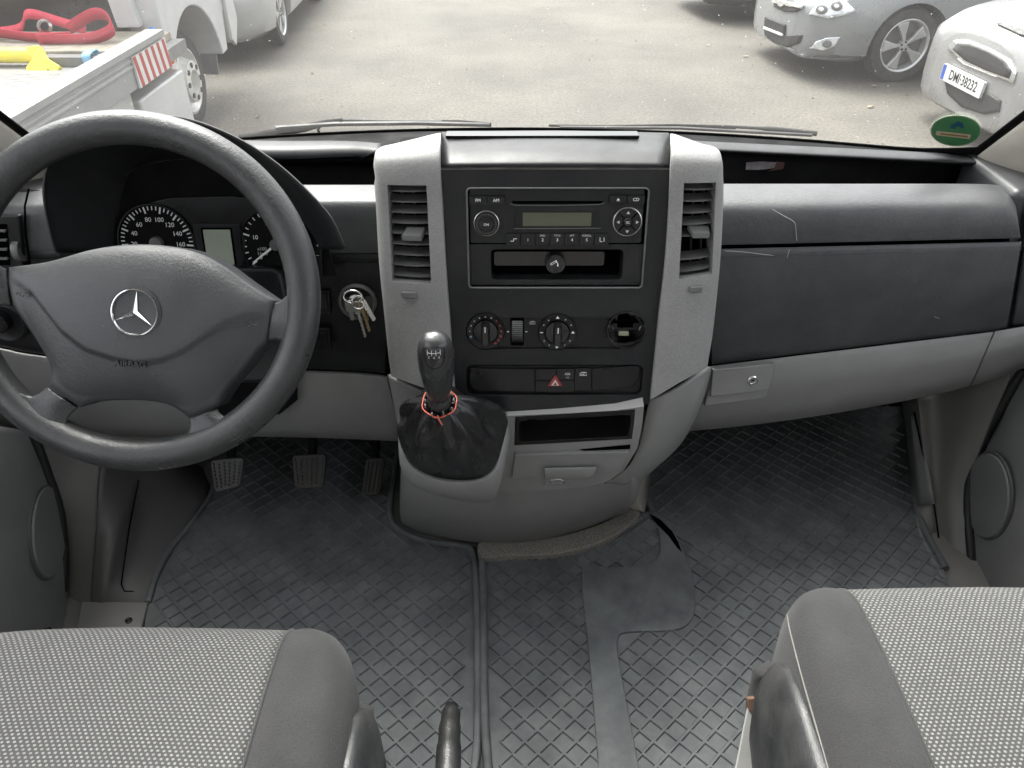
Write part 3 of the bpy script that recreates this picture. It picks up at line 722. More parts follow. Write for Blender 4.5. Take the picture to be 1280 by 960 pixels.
a, b_, r, d = dial(346, 305, 45, ['0', '10', '20', '30', '40', '50'], 218, -62, 5, 5, 216)
text('unit_print', 'x100\n1/min', CF, a - r * .42, b_ - r * .20, r * .13, M['dimwhite'], d, .0052)
text('plus_sign', '+', CF, *CF.px(397, 307, .0046), .008, M['white'], cl, .0046)
text('minus_sign', '–', CF, *CF.px(397, 319, .0046), .008, M['white'], cl, .0046)
tube('lens_edge', crs([CF.w(x, y, .02) for x, y in ((150, 222), (175, 208), (205, 201), (240, 199), (275, 204))], 5), .0006, M['dash_smooth'], cl, 6)
# ================================================================== CENTRE CONSOLE (part of the dashboard)
FS = tilt(at(694, 300, Y=.905), 11)
# dark core that fills the console behind its skins
core = [at(470, 300, Y=1.0), at(895, 300, Y=1.0)]
box('console_core', (-.165, .965, .42), (.245, 1.12, .755), M['black_matte'], db, .01)
box('console_core', (-.165, 1.12, .30), (.245, 1.30, .665), M['black_matte'], db, .01)
box('console_core', (-.12, 1.06, .02), (.10, 1.30, .42), M['black_matte'], db, .01)
# black fascia with recesses cut in
fas = prism('console_fascia', FS, pxpoly(FS, [(550, 212), (693, 212), (838, 212), (835, 300), (823, 400), (811, 505), (760, 515), (690, 519), (620, 517), (569, 509), (563, 410), (557, 310)]), -.05, 0, M['dash_smooth'], db)
RX = (585.5, 236, 806, 359)
hv = []
def hull_strip():
    pts = []
    a1, b1 = FS.px(607, 414); a2, b2 = FS.px(696.5, 415); a3, b3 = FS.px(783, 412)
    return (a1, b1), (a2, b2), (a3, b3)
d1, d2, d3 = hull_strip(); dr = .0268
cut(fas, [prism('c', FS, pxrect(FS, *RX, .004), -.036, .02, None),
          prism('c', FS, pxrect(FS, 607, 397, 783, 436, .002), -.005, .02, None),
          prism('c', FS, pxrect(FS, 583, 456, 803, 494, .010), -.008, .02, None)])
cut(fas, [prism('c', FS, circ(*d1, dr), -.0065, .02, None), prism('c', FS, circ(*d2, dr), -.0066, .02, None), prism('c', FS, circ(*d3, dr * .93), -.030, .02, None)])
bev(fas, .0012, 2, 30)
# grained crown over the fascia
patch('console_crown', rows_px([[(552, 165, 1.06), (693, 163, 1.06), (836, 166, 1.06)], [(552, 176, 1.00), (693, 174, 1.0), (837, 177, 1.0)], [(552, 188, .955), (693, 186, .955), (837, 189, .955)], [(552, 203, .928), (693, 202, .926), (836, 203, .928)], [(552, 209.5, .924), (693, 209.5, .922), (836, 209.5, .924)]]), M['dash_smooth'], db, 6, 5, .004)
prism('crown_slot', Frame(at(680, 170, Y=1.02) + V((0, 0, .0015)), (1, 0, 0), (0, 1, 0)), [(-.13, -.012), (.125, -.012), (.125, .008), (-.13, .008)], -.002, .003, M['gloss'], db, .0015)
# grey pillars holding the vents
def pillar(side, rows):
    rings = []
    for yi, yo, xi, xo, Yt in rows:
        s = side
        if Yt is None:
            ring = [FS.w(xo, yo, -.012) + (V((s * .002, .04, -.03)) if yo < 230 else V((s * .004, .15, -.03))), FS.w(xo, yo, -.014), FS.w(xo - s * 3, lerp(yo, yi, .05), -.002), FS.w(xo - s * 9, lerp(yo, yi, .12), .005),
                    FS.w(lerp(xo, xi, .5), lerp(yo, yi, .5), .009), FS.w(xi + s * 6, lerp(yo, yi, .95), .010), FS.w(xi + s * 1.5, yi, .008), FS.w(xi, yi, .003), FS.w(xi, yi, -.04)]
        else:
            f = lambda x, y, d: at(x, y, Y=Yt + d)
            ring = [f(xo, yo, 0) + V((0, .03, -.02)), f(xo, yo, .016), f(xo - s * 3, lerp(yo, yi, .05), .008), f(xo - s * 9, lerp(yo, yi, .12), .003),
                    f(lerp(xo, xi, .5), lerp(yo, yi, .5), 0), f(xi + s * 6, lerp(yo, yi, .95), 0), f(xi + s * 1.5, yi, .002), f(xi, yi, .006), f(xi, yi, .05)]
        rings.append(ring)
    # smooth along the pillar
    cols = [crs([r[i] for r in rings], 5) for i in range(9)]
    rings = [[c[j] for c in cols] for j in range(len(cols[0]))]
    return fixn(loft('console_pillar', rings, M['grey'], db, sharp=55))
PL = pillar(-1, [(172, 186, 551, 486, 1.03), (166, 182, 551, 482, 1.0), (177, 187, 551, 471, .948), (190, 196, 551, 468, .925), (212, 214, 551, 467, None), (260, 260, 554, 470, None), (330, 330, 558, 474, None), (400, 400, 563, 481, None), (445, 440, 566, 485, None), (500, 470, 570, 489, None)])
PR = pillar(1, [(173, 186, 838, 884, 1.03), (167, 182, 838, 888, 1.0), (178, 187, 838, 898, .948), (190, 197, 838, 902, .925), (212, 214, 837, 904, None), (260, 260, 835, 904, None), (330, 330, 830, 900, None), (400, 400, 822, 893, None), (440, 430, 818, 889, None), (499, 459, 812, 884, None)])
vq = [(485, 230), (534, 230), (540, 353), (491, 350)]; vr = [(853, 227), (894, 227), (889, 341), (847, 347)]
cut(PL, [prism('c', FS, pxpoly(FS, vq), -.045, .03, None)]); cut(PR, [prism('c', FS, pxpoly(FS, vr), -.045, .03, None)])
bev(PL, .0014, 2, 45); bev(PR, .0014, 2, 45)
vent(FS, [(485, 230), (534, 230), (540, 353), (491, 350)], 9, db, M['slat'], [(507, 285), (531, 286), (527, 295), (501, 294)], .035)
vent(FS, [(853, 227), (894, 227), (889, 341), (847, 347)], 8, db, M['slat'], [(861, 282), (889, 284), (888, 291), (866, 291)], .035, missing=(5,))
for q in ([(503, 361), (522, 361), (524, 370), (504, 369)], [(860, 355), (876, 354), (875, 362), (859, 363)]):
    prism('vent_shutoff_button', FS, pxpoly(FS, q), .004, .0135, M['slat'], db, .002, 3)
# ---- radio
tube('radio_bezel', crs([FS.p(a, b_, .0002) for a, b_ in pxrect(FS, 584.8, 235.2, 806.8, 359.8, .005)], 1, True), .0013, M['slat'], db, 8, closed=True)
rad = prism('radio', FS, pxrect(FS, 587, 237.5, 804.5, 305, .002), -.035, -.004, M['dash_smooth'], db, .0008)
def pr(name, x0, y0, x1, y1, c0, c1, mat, par, r=.001, b=.0005): return prism(name, FS, pxrect(FS, x0, y0, x1, y1, r), c0, c1, mat, par, b)
for i, (x0, x1, s) in enumerate(((586.5, 608.5, 'FM'), (609, 631.5, 'AM'), (762, 783.5, ''), (784.2, 806, 'CD'))):
    yo = 0 if i < 2 else -1
    pr('button', x0, 245.5 + yo, x1, 255.5 + yo, -.004, .0005, M['button'], rad)
    a, b_ = FS.px((x0 + x1) / 2, 250.5 + yo)
    if s: text('lettering', s, FS, a, b_, .0055, M['white'], rad, .0006)
    else:
        prism('eject_symbol', FS, [(a - .0018, b_ - .0005), (a + .0018, b_ - .0005), (a, b_ + .002)], .0005, .0008, M['white'], rad)
        prism('eject_symbol', FS, [(a - .0018, b_ - .0016), (a + .0018, b_ - .0016), (a + .0018, b_ - .001), (a - .0018, b_ - .001)], .0005, .0008, M['white'], rad)
pr('disc_slot', 640, 252, 754.5, 255.5, -.004, -.0034, M['void'], rad, .0015, 0)
tube('slot_lip', [FS.w(x, y, -.0034) for x, y in ((638, 255), (645, 256.6), (697, 256.8), (749, 255.6), (756, 253.2))], .0006, M['slat'], rad, 6)
prism('display_bezel', FS, pxpoly(FS, [(645, 264.5), (749, 264.5), (752, 285.5), (642, 286)]), -.004, -.0025, M['black'], rad, .001)
pr('display', 653.5, 266.3, 739.5, 283, -.0025, -.0021, M['lcd'], rad, .0004, 0)
tube('bezel_edge', [FS.w(x, y, -.002) for x, y in ((643, 285.8), (751, 285.3))], .0005, M['slat'], rad, 6)
lx = 632.3; wd = (761 - 632.3) / 7
for i, s in enumerate(('♪', '1', '2', '3', '4', '5', 'N')):
    pr('preset_button', lx + i * wd + .25, 292.5, lx + (i + 1) * wd - .25, 306, -.006, 0, M['button'], rad, .0008)
    a, b_ = FS.px(lx + (i + .5) * wd, 300)
    if s.isdigit(): text('numeral', s, FS, a, b_, .0055, M['white'], rad, .0001)
    up_ = {2: 'SND', 3: 'TITLE', 4: 'APT', 5: 'SCROLL'}.get(i)
    if up_:
        a2, b2 = FS.px(lx + (i + .5) * wd, 294.6); text('lettering', up_, FS, a2, b2, .0034, M['dimwhite'], rad, .0001)
# arrow symbol (first preset) and phone symbol (last preset)
for x0, y0, x1, y1 in ((638, 301.5, 642, 301.5), (642, 301.5, 642, 298.5), (642, 298.5, 646, 298.5), (750, 297, 750, 302), (750, 302, 753, 302), (755, 297, 755, 302)):
    tube('symbol_line', [FS.w(x0, y0, .0001), FS.w(x1, y1, .0001)], .0004, M['white'], rad, 5)
a, b_ = FS.px(608, 279.5)
K = FPX / (FS.o - CAM).dot(V((0, cT, -sT)))           # pixels per metre on the fascia
kn_ = lathe('volume_knob', FS.p(a, b_, -.004), FS.n, [(15 / K, 0), (15 / K, .0045), (13.8 / K, .007), (9.5 / K, .0072), (8.8 / K, .0095), (5 / K, .0102), (0, .0103)], M['button'], rad, 48)
lathe('chrome_ring', FS.p(a, b_, -.004), FS.n, [(15.2 / K, .0015), (15.8 / K, .002), (15.8 / K, .0032), (14.8 / K, .0036)], M['steel'], rad, 48)
for k in range(24):
    t = k / 24 * 2 * math.pi; q = 12 / K
    prism('grip_dimple', FS, circ(a + q * math.cos(t), b_ + q * math.sin(t), .0007, 8), .003, .0034, M['slat'], rad)
text('lettering', 'ON', FS, a, b_, .0042, M['white'], rad, .0065)
a, b_ = FS.px(784.5, 277.5)
lathe('chrome_ring', FS.p(a, b_, -.004), FS.n, [(17 / K, .0005), (18 / K, .001), (18 / K, .0028), (17 / K, .0032)], M['steel'], rad, 48)
for k in range(4):
    t0 = 45 + 90 * k; pts = []
    for i in range(9):
        t = R(t0 + 2.5 + 85 * i / 8); pts.append((a + 16.6 / K * math.cos(t), b_ + 16.6 / K * math.sin(t)))
    for i in range(5):
        t = R(t0 + 81 - 72 * i / 4); pts.append((a + 6.4 / K * math.cos(t), b_ + 6.4 / K * math.sin(t)))
    prism('tuning_button', FS, pts, -.004, .0012, M['button'], rad, .0005)
    t = R(t0 + 45); px_, py_ = a + 11.5 / K * math.cos(t), b_ + 11.5 / K * math.sin(t); z = .0022
    c_, s_ = math.cos(t), math.sin(t)
    prism('arrow_symbol', FS, [(px_ + z * c_, py_ + z * s_), (px_ - z * .6 * c_ - z * s_, py_ - z * .6 * s_ + z * c_), (px_ - z * .6 * c_ + z * s_, py_ - z * .6 * s_ - z * c_)], .0012, .0015, M['dimwhite'], rad)
lathe('centre_button', FS.p(a, b_, -.004), FS.n, [(5.6 / K, 0), (5.6 / K, .0062), (4.6 / K, .0072), (0, .0073)], M['button'], rad, 30)
text('lettering', 'SC', FS, a, b_, .0042, M['white'], rad, .0035)
# ---- ashtray drawer under the radio
ash = prism('ashtray', FS, pxrect(FS, 587, 306.5, 804.5, 357.5, .002), -.035, -.0045, M['dash_smooth'], db)
cut(ash, [prism('c', FS, pxrect(FS, 613.5, 313, 779, 351, .006), -.026, .02, None)]); bev(ash, .001, 2, 30)
pr('ashtray_shade', 614.5, 314, 778, 350, -.0258, -.0252, M['void'], ash, .005, 0)  # black plate set at the bottom to colour the slot as if deeply shaded
pr('roller_shutter', 617, 318, 757, 336, -.02, -.014, pm('smoked_shutter', (.016, .012, .010), .16, rv=.03), ash, .003)
a, b_ = FS.px(694.5, 331)
lathe('lighter_button', FS.p(a, b_, -.02), FS.n, [(13 / K, 0), (13 / K, .016), (12 / K, .018), (10 / K, .0175), (0, .0168)], M['satin'], ash, 40)
prism('cigarette_symbol', FS, [(a - .007, b_ + .0005), (a - .0055, b_ - .0018), (a + .002, b_ + .0034), (a + .0008, b_ + .0056)], -.0031, -.0027, M['white'], ash)
prism('cigarette_symbol', FS, [(a - .0062, b_ + .0003), (a - .0052, b_ - .001), (a + .0004, b_ + .0032), (a - .0004, b_ + .0042)], -.0027, -.0025, M['satin'], ash)
tube('cigarette_symbol', [FS.p(a + .001, b_ + .003, -.0026), FS.p(a + .003, b_ + .0012, -.0026), FS.p(a + .003, b_ - .0025, -.0026)], [.0005, .0005, .0011], M['white'], ash, 6)
# ---- heater controls
hc = prism('heater_control', FS, pxrect(FS, 607, 398, 757, 435, .001), -.005, -.003, M['black'], db)
def heat_knob(c, dots):
    a, b_ = c
    lathe('dial_base', FS.p(a, b_, -.0062), FS.n, [(dr * .97, 0), (dr * .97, .006), (dr * .92, .0085), (dr * .66, .0075), (dr * .62, .0045), (0, .0045)], M['black'], hc, 48)
    kn = lathe('dial_knob', FS.p(a, b_, -.002), FS.n, [(dr * .60, 0), (dr * .58, .006), (0, .007)], M['satin'], hc, 40)
    vs = []
    for z, wx, hy in ((.003, .0062, .0152), (.014, .0046, .0148), (.0185, .0036, .0135)):
        vs.append([FS.p(a + x, b_ + y, z) for x, y in rr(-wx, -hy, wx, hy, wx * .8, 4)])
    loft('grip', vs, M['satin'], hc, sharp=60)
    prism('pointer', FS, [(a - .0005, b_ + .005), (a + .0005, b_ + .005), (a + .0005, b_ + .0125), (a - .0005, b_ + .0125)], .0186, .0189, M['white'], hc)
    for ang, mt, sz in dots:
        t = R(ang); q = dr * .79
        prism('scale_dot', FS, circ(a + q * math.cos(t), b_ + q * math.sin(t), sz, 10), .0015, .0026, mt, hc)
heat_knob(d1, [(200, M['blueprint'], .0014), (178, M['dimwhite'], .0008), (156, M['dimwhite'], .0008), (134, M['dimwhite'], .0008), (112, M['dimwhite'], .0008), (90, M['dimwhite'], .0008), (68, M['dimwhite'], .0008), (46, M['redprint'], .0008), (24, M['redprint'], .0010), (2, M['redprint'], .0012), (-18, M['redprint'], .0013), (-36, M['redprint'], .0014), (-52, M['redprint'], .0015)])
heat_knob(d2, [(t, M['dimwhite'], .0008) for t in (125, 150, 215, 240, 300, 325, 30, 60)])
for t in (90, 0, 270):
    q = dr * .79; x_, y_ = d2[0] + q * math.cos(R(t)), d2[1] + q * math.sin(R(t)); z = .0022
    prism('flow_symbol', FS, [(x_ - z, y_ - z * .5), (x_ + z, y_ - z * .5), (x_, y_ + z)] if t != 270 else [(x_ - z, y_ + z * .5), (x_ + z, y_ + z * .5), (x_, y_ - z)], .0015, .0026, M['white'], hc)
x_, y_ = d2[0] - dr * .79, d2[1]; prism('flow_symbol', FS, [(x_ - .002, y_ - .0005), (x_ + .002, y_ - .0005), (x_ + .002, y_ + .0005), (x_ - .002, y_ + .0005)], .0015, .0026, M['white'], hc)
# thumb wheel with ridges
a, b_ = FS.px(646.5, 415)
prism('wheel_slot', FS, rr(a - .0092, b_ - .0205, a + .0092, b_ + .0205, .003), -.003, -.0024, M['void'], hc)
tw = lathe('thumb_wheel', FS.p(a - .0072, b_, -.014), FS.x, [(0, 0), (.0185, 0), (.0195, .001), (.0195, .0134), (.0185, .0144), (0, .0144)], M['slat'], hc, 48)
for k in range(22):
    t = R(8 + 164 * k / 21); q = .0197
    yv, zv = -math.cos(t) * q, math.sin(t) * q
    tube('ridge', [FS.p(a - .0068, b_ + yv, -.014 + zv), FS.p(a + .0068, b_ + yv, -.014 + zv)], .0006, M['black'], hc, 5)
for x in (635, 658):
    a2, b2 = FS.px(x, 415.5); prism('wheel_mark', FS, [(a2 - .0014, b2 - .0006), (a2 + .0014, b2 - .0006), (a2 + .0014, b2 + .0006), (a2 - .0014, b2 + .0006)], -.003, -.0027, M['white'], hc)
def van_symbol(cx, cy, s, mt, par, c):
    P = [(-1, -.45), (-1, .1), (-.45, .55), (.9, .55), (1, -.45)]
    a2, b2 = FS.px(cx, cy)
    pts = [FS.p(a2 + x * s, b2 + y * s, c) for x, y in P]
    tube('van_symbol', pts, s * .11, mt, par, 5, closed=True)
    tube('van_symbol', [FS.p(a2 + s * .25, b2 + s * .5, c), FS.p(a2 + s * .25, b2 - s * .1, c), FS.p(a2 - s * .6, b2 - s * .1, c)], s * .10, mt, par, 5)
van_symbol(665.5, 404.5, .0038, M['dimwhite'], hc, -.003)
# empty round socket on the right
a, b_ = d3
sk = lathe('empty_socket', FS.p(a, b_, -.028), FS.n, [(0, 0), (dr * .90, 0), (dr * .90, .027), (dr * .93, .0305), (dr * .985, .0305), (dr * .985, .026)], M['gloss'], db, 48)
box_c = [(776, 404, 791, 414, .012, M['void']), (766, 408, 773, 415, .016, M['black']), (793, 408, 800, 416, .016, M['black'])]
for x0, y0, x1, y1, c, mt in box_c: pr('socket_insert', x0, y0, x1, y1, -.028, -.028 + c, mt, sk, .001)
pr('socket_insert', 768, 414, 799, 417, -.028, -.014, M['black'], sk, .0005)
pr('socket_tag', 775.5, 420.5, 788.5, 426.5, -.028, -.020, pm('yellowed_tag', (.50, .50, .38), .5), sk, .0005)
for x in (764.5, 802): tube('spring_clip', [FS.w(x, 407, -.012), FS.w(x + (2 if x < 780 else -2), 410, -.008), FS.w(x + (1 if x < 780 else -3), 413, -.012)], .001, M['steel'], sk, 6)
# ---- switch row
sw = prism('switch_row', FS, pxrect(FS, 585, 458.5, 801, 492, .007), -.008, -.005, M['black'], db, .001)
prism('blank_cover', FS, pxpoly(FS, [(588, 461), (668.5, 462), (668.5, 490), (600, 490), (590, 486), (586, 476)]), -.005, -.001, M['button'], sw, .0012)
prism('blank_cover', FS, pxpoly(FS, [(740, 461.5), (796, 457.5), (800, 461), (798, 474), (790, 484), (740, 488)]), -.005, -.001, M['button'], sw, .0012)
pr('hazard_switch', 669.5, 476, 718, 490, -.005, -.0005, M['button'], sw)
pr('switch', 669.5, 462, 695, 475.3, -.005, -.001, M['button'], sw); pr('switch', 695.5, 461.5, 718, 475.3, -.005, -.001, M['button'], sw); pr('switch', 718.7, 461, 739.3, 488.5, -.005, -.001, M['button'], sw)
a, b_ = FS.px(694, 476)
z = .0105
tri = [(a - z, b_ - z * .75), (a + z, b_ - z * .75), (a, b_ + z * .95)]
prism('hazard_triangle', FS, tri, -.0009, .0012, M['redtri'], sw, .0005)
ti = [(a - z * .5, b_ - z * .62), (a + z * .5, b_ - z * .62), (a, b_ + z * .25)]
prism('hazard_triangle', FS, ti, .0012, .0016, M['dimwhite'], sw); z *= .55
prism('hazard_triangle', FS, [(a - z * .5, b_ - .0043 - z * .28), (a + z * .5, b_ - .0043 - z * .28), (a, b_ - .0042 + z * .5)], .0016, .0019, M['redtri'], sw)
text('lettering', 'ASR', FS, *FS.px(709.5, 468), .0046, M['white'], sw, -.0009)
text('lettering', 'OFF', FS, *FS.px(709.5, 472.3), .0026, M['dimwhite'], sw, -.0009)
van_symbol(729, 468, .0046, M['white'], sw, -.001)

# ---- lower console in smooth light grey
FL = tilt(at(717, 560, Y=.868), -13)
lf_ = prism('lower_fascia', FL, pxpoly(FL, [(626, 520), (700, 517), (770, 513), (805, 508), (803, 530), (797, 560), (780, 588), (760, 602), (729, 609), (680, 613), (620, 614), (622, 560)]), -.075, 0, M['grey_smooth'], db)
cq = [(644, 521), (794, 512), (790, 549), (643, 557)]
cut(lf_, [prism('c', FL, pxpoly(FL, cq), -.06, .02, None)]); bev(lf_, .003, 2, 40)
cb = prism('storage_cubby', FL, pxpoly(FL, [(644.7, 521.7), (793.3, 512.7), (789.4, 548.3), (643.7, 556.3)]), -.0595, .001, M['black'], db)
def rquad(F, q, r, n=4):
    P = [V((*F.px(x, y), 0)) for x, y in q]; out = []
    for i in range(4):
        a, b_, c = P[i - 1], P[i], P[(i + 1) % 4]
        u = (a - b_).normalized() * r; v = (c - b_).normalized() * r
        for k in range(n + 1):
            t = k / n; p = (b_ + u) * (1 - t) ** 2 + b_ * 2 * t * (1 - t) + (b_ + v) * t * t; out.append((p.x, p.y))
    return out
cut(cb, [prism('c', FL, rquad(FL, [(649, 526), (789, 518), (785, 545), (648, 552)], .008), -.055, .02, None)]); bev(cb, .0012, 2, 30)
prism('cubby_insert', FL, rquad(FL, [(660, 531), (778, 524), (780, 543), (662, 550)], .004), -.056, -.046, M['dash_smooth'], cb)
dw = prism('storage_drawer', FL, rquad(FL, [(643.5, 565), (787, 561.5), (776, 586), (639.5, 594)], .003), -.01, .0055, M['grey_smooth'], db, .0018, 3)
prism('drawer_gap', FL, pxpoly(FL, [(725, 561.5), (788, 555.5), (787.5, 560.5), (730, 562.8)]), -.001, .0012, M['void'], db)
fixn(loft('drawer_pull', [[FL.w(x, y, c) for x, y in ((680, y0), (746, y0 - 1.5), (741, y1), (736, y1 + 1), (684, y1 + 2), (681, y1))] for y0, y1, c in ((584, 596.5, .004), (585, 597, .012), (588, 596, .014))], M['grey_smooth'], dw, bevel=.0015))
a, b_ = FL.px(696.5, 601)
lathe('drawer_lock', FL.p(a, b_, 0), FL.n, [(.0095, 0), (.0095, .002), (.0075, .003), (.007, .001), (0, .001)], M['chrome'], dw, 24, sx=1.3)
prism('lock_scoop', FL, rquad(FL, [(682, 598.5), (722, 597), (714, 605), (680, 607)], .004), 0, .0012, M['grey_dark'], dw, .001)
# sweeping flank on the passenger side
patch('console_flank', rows_px([[(812, 500, .872), (832, 494, .868), (858, 480, .882), (884, 460.5, .93), (890, 460, 1.03)], [(806, 524, .876), (826, 519, .870), (848, 512, .885), (870, 508, .93), (876, 508, 1.03)],
    [(799, 556, .888), (814, 552, .882), (832, 550, .90), (848, 551, .945), (854, 551, 1.03)], [(783, 586, .90), (794, 582, .897), (806, 582, .915), (817, 584, .955), (826, 580, 1.04)], [(756, 605, .915), (765, 604, .915), (778, 606, .93), (786, 608, .96), (800, 602, 1.05)]]), M['grey_smooth'], db, 5, 6, .006)
patch('console_flank', rows_px([[(484, 468, 1.02), (489, 471, .915), (520, 487, .872), (568, 506, .862)], [(492, 505, 1.02), (496, 508, .92), (525, 515, .885), (575, 520, .875)], [(500, 545, 1.04), (503, 548, .94), (530, 545, .91), (585, 545, .90)]]), M['grey_smooth'], db, 5, 6, .006)
# foot of the console down to the floor
top_ = [(497, 552, 1.10), (503, 562, .955), (512, 596, .925), (545, 610, .905), (600, 612, .903), (660, 610, .905), (720, 606, .910), (770, 598, .925), (800, 586, .955), (816, 578, 1.10)]
bot_ = [(496, 610), (500, 640), (512, 660), (545, 671), (600, 680), (660, 679), (720, 666), (765, 648), (794, 630), (804, 600)]
r0 = [at(x, y, Y=Y) for x, y, Y in top_]; r3 = [at(x, y, Z=.004) for x, y in bot_]
r0[0].y = 1.25; r0[-1].y = 1.25; r3[0] = V((r3[1].x - .01, 1.3, .0)); r3[-1] = V((r3[-2].x + .01, 1.3, .0))
r1 = [a.lerp(b_, .35) + V((0, -.012, 0)) for a, b_ in zip(r0, r3)]; r2 = [a.lerp(b_, .72) + V((0, -.010, 0)) for a, b_ in zip(r0, r3)]
patch('console_foot', [r0, r1, r2, r3], M['grey_dark'], db, 4, 5, .006)
patch('carpet_edge', rows_px([[(806, 582, 1.06), (815, 576, 1.12)], [(798, 612, 1.04), (811, 606, 1.10)], [(786, 634, 1.03), (806, 640, 1.03)]]), M['carpet'], db, 2, 3, .006)

# ---- gear lever housing (grey cup), boot and knob
GP = tilt(at(565, 556, Y=.838), 48)
rimpx = [(506, 540), (511, 572), (528, 590), (560, 599), (594, 599), (614, 588), (624, 560), (630, 520), (602, 506), (560, 502), (522, 506), (507, 520)]
rim0 = crs([GP.w(x, y, 0) for x, y in rimpx], 4, True)
cxr = sum(rim0, V((0, 0, 0))) / len(rim0)
rim1 = [p + (p - cxr).normalized() * .007 + V((0, 0, .001)) for p in rim0]
lowpx = [(502, 560, .90), (505, 594, .90), (522, 610, .89), (558, 622, .885), (598, 629, .885), (618, 622, .885), (628, 592, .885), (634, 530, .89), (602, 512, .95), (560, 508, .95), (520, 510, .95), (502, 530, .94)]
low = crs([at(x, y, Y=Y) for x, y, Y in lowpx], 4, True)
rim2 = [a + (a - cxr).normalized() * .003 + (b_ - a) * .45 + V((0, -.006, .0)) for a, b_ in zip(rim1, low)]
fixn(loft('gear_housing', [[p + GP.n * -.02 for p in rim0], rim0, [p.lerp(q, .6) + GP.n * .003 for p, q in zip(rim0, rim1)], rim1, rim2, low], M['grey_smooth'], db, caps=False, sharp=70))
gv = thing('gear_lever', at(565, 580, Y=.85), 'gear lever with worn black knob, leather boot and red wire on the console', 'gear lever')
nk = at(549, 500, Y=.792); tp_ = at(543, 421, Y=.752); ax = (tp_ - nk)
# boot
N = 60; NB = 22
base = crs([GP.w(x, y, c) for x, y, c in [(499, 537, .012), (507, 572, .002), (527, 590, -.002), (560, 599, -.003), (594, 599, -.003), (615, 589, 0), (627, 560, .004), (634, 519, .012), (604, 504, 0), (560, 500, 0), (520, 503, 0), (503, 517, .004)]], 5, True)
topc = nk - ax.normalized() * .006
def boot_pt(i, j):
    f = j / NB; th = 2 * math.pi * i / N
    b0 = base[i % N]
    dirv = (b0 - cxr); 
    r_top = .0205
    d = dirv.normalized()
    tpnt = topc + (d - ax.normalized() * d.dot(ax.normalized())).normalized() * r_top
    p = tpnt.lerp(b0, f)
    bul = math.sin(math.pi * f ** .8)
    p += d * (.006 * bul) + GP.n * (.009 * bul)
    fold = (.0066 * math.sin(5 * th + 1.0 + 2.2 * f) + .0042 * math.sin(9 * th - 3 * f) + .0022 * math.sin(17 * th + 4 * f)) * math.sin(math.pi * min(1, f * 1.1)) ** 1.2
    crease = -.020 * math.exp(-((th - 6.05) / .25) ** 2 - ((f - .62) / .22) ** 2) - .010 * math.exp(-((th - 3.5) / .22) ** 2 - ((f - .6) / .2) ** 2) + .014 * math.exp(-((th - 2.9) / .20) ** 2 - ((f - .72) / .2) ** 2) + .012 * math.exp(-((th - .15) / .18) ** 2 - ((f - .75) / .2) ** 2)
    gath = .0018 * math.sin(22 * th) * max(0, 1 - f * 3.5)
    return p + (d * .8 + GP.n * .6) * (fold + crease + gath)
# order base points so that angle 0 is to the right
k0 = max(range(N), key=lambda k: (base[k] - cxr).x)
if (base[(k0 + 5) % N] - cxr).dot(GP.y) > 0: base = [base[(k0 + k) % N] for k in range(N)]
else: base = [base[(k0 - k) % N] for k in range(N)]
o = fixn(loft('boot', [[boot_pt(i, j) for i in range(N)] for j in range(NB + 1)], M['leather'], gv, caps=False, sharp=180))
m_ = o.modifiers.new('sub', 'SUBSURF'); m_.levels = 1; m_.render_levels = 1
gr = [p for p in (topc + (V((math.cos(2 * math.pi * k / 40), 0, 0)) + ax.normalized().cross(V((1, 0, 0))) * math.sin(2 * math.pi * k / 40)).normalized() * (.0222 + .0008 * math.sin(k * .9)) + ax.normalized() * (.001 + .002 * math.sin(2 * math.pi * k / 40)) for k in range(40))]
wr = tube('red_wire', gr, .00095, M['redwire'], gv, 8, closed=True)
q = gr[28]; tube('wire_end', crs([q + V((.006, 0, .002)), q + V((.008, -.006, 0)), q + V((.012, -.010, -.006))], 4), .0009, M['redwire'], gv, 6)
axn = ax.normalized()
for k in range(26):        # torn leather edge under the wire
    t = 2 * math.pi * k / 26 + random.uniform(-.1, .1); dv = V((math.cos(t), 0, 0)) + axn.cross(V((1, 0, 0))) * math.sin(t)
    p = topc + dv * random.uniform(.0175, .021)
    tube('torn_edge', [p - axn * .002, p + axn * random.uniform(.003, .007) + dv * random.uniform(-.003, .002)], [.0022, .0012], M['black'] if k % 3 else M['trimgrey'], gv, 5)
lathe('collar', nk - axn * .006, axn, [(.0155, 0), (.0162, .004), (.0148, .008), (.0150, .014), (.0135, .017)], M['knob'], gv, 32)
Lk = ax.length
prof = [(.0128, 0), (.0140, .05), (.0165, .16), (.0195, .32), (.0215, .50), (.0222, .64), (.0215, .77), (.0190, .88), (.0140, .955), (.0075, .99), (0, 1.0)]
rings = []
P2 = []
for i in range(len(prof) - 1):
    for k in range(3):
        t = k / 3; P2.append((lerp(prof[i][0], prof[i + 1][0], t), lerp(prof[i][1], prof[i + 1][1], t)))
P2.append(prof[-1])
# smooth profile by spline
sp_ = crs([V((r_, h_, 0)) for r_, h_ in prof], 4)
lathe('knob', nk + axn * .008, axn, [(max(0, p.x), p.y * (Lk - .006)) for p in sp_], M['knob'], gv, 48, sx=1.0, up=(1, 0, 0))
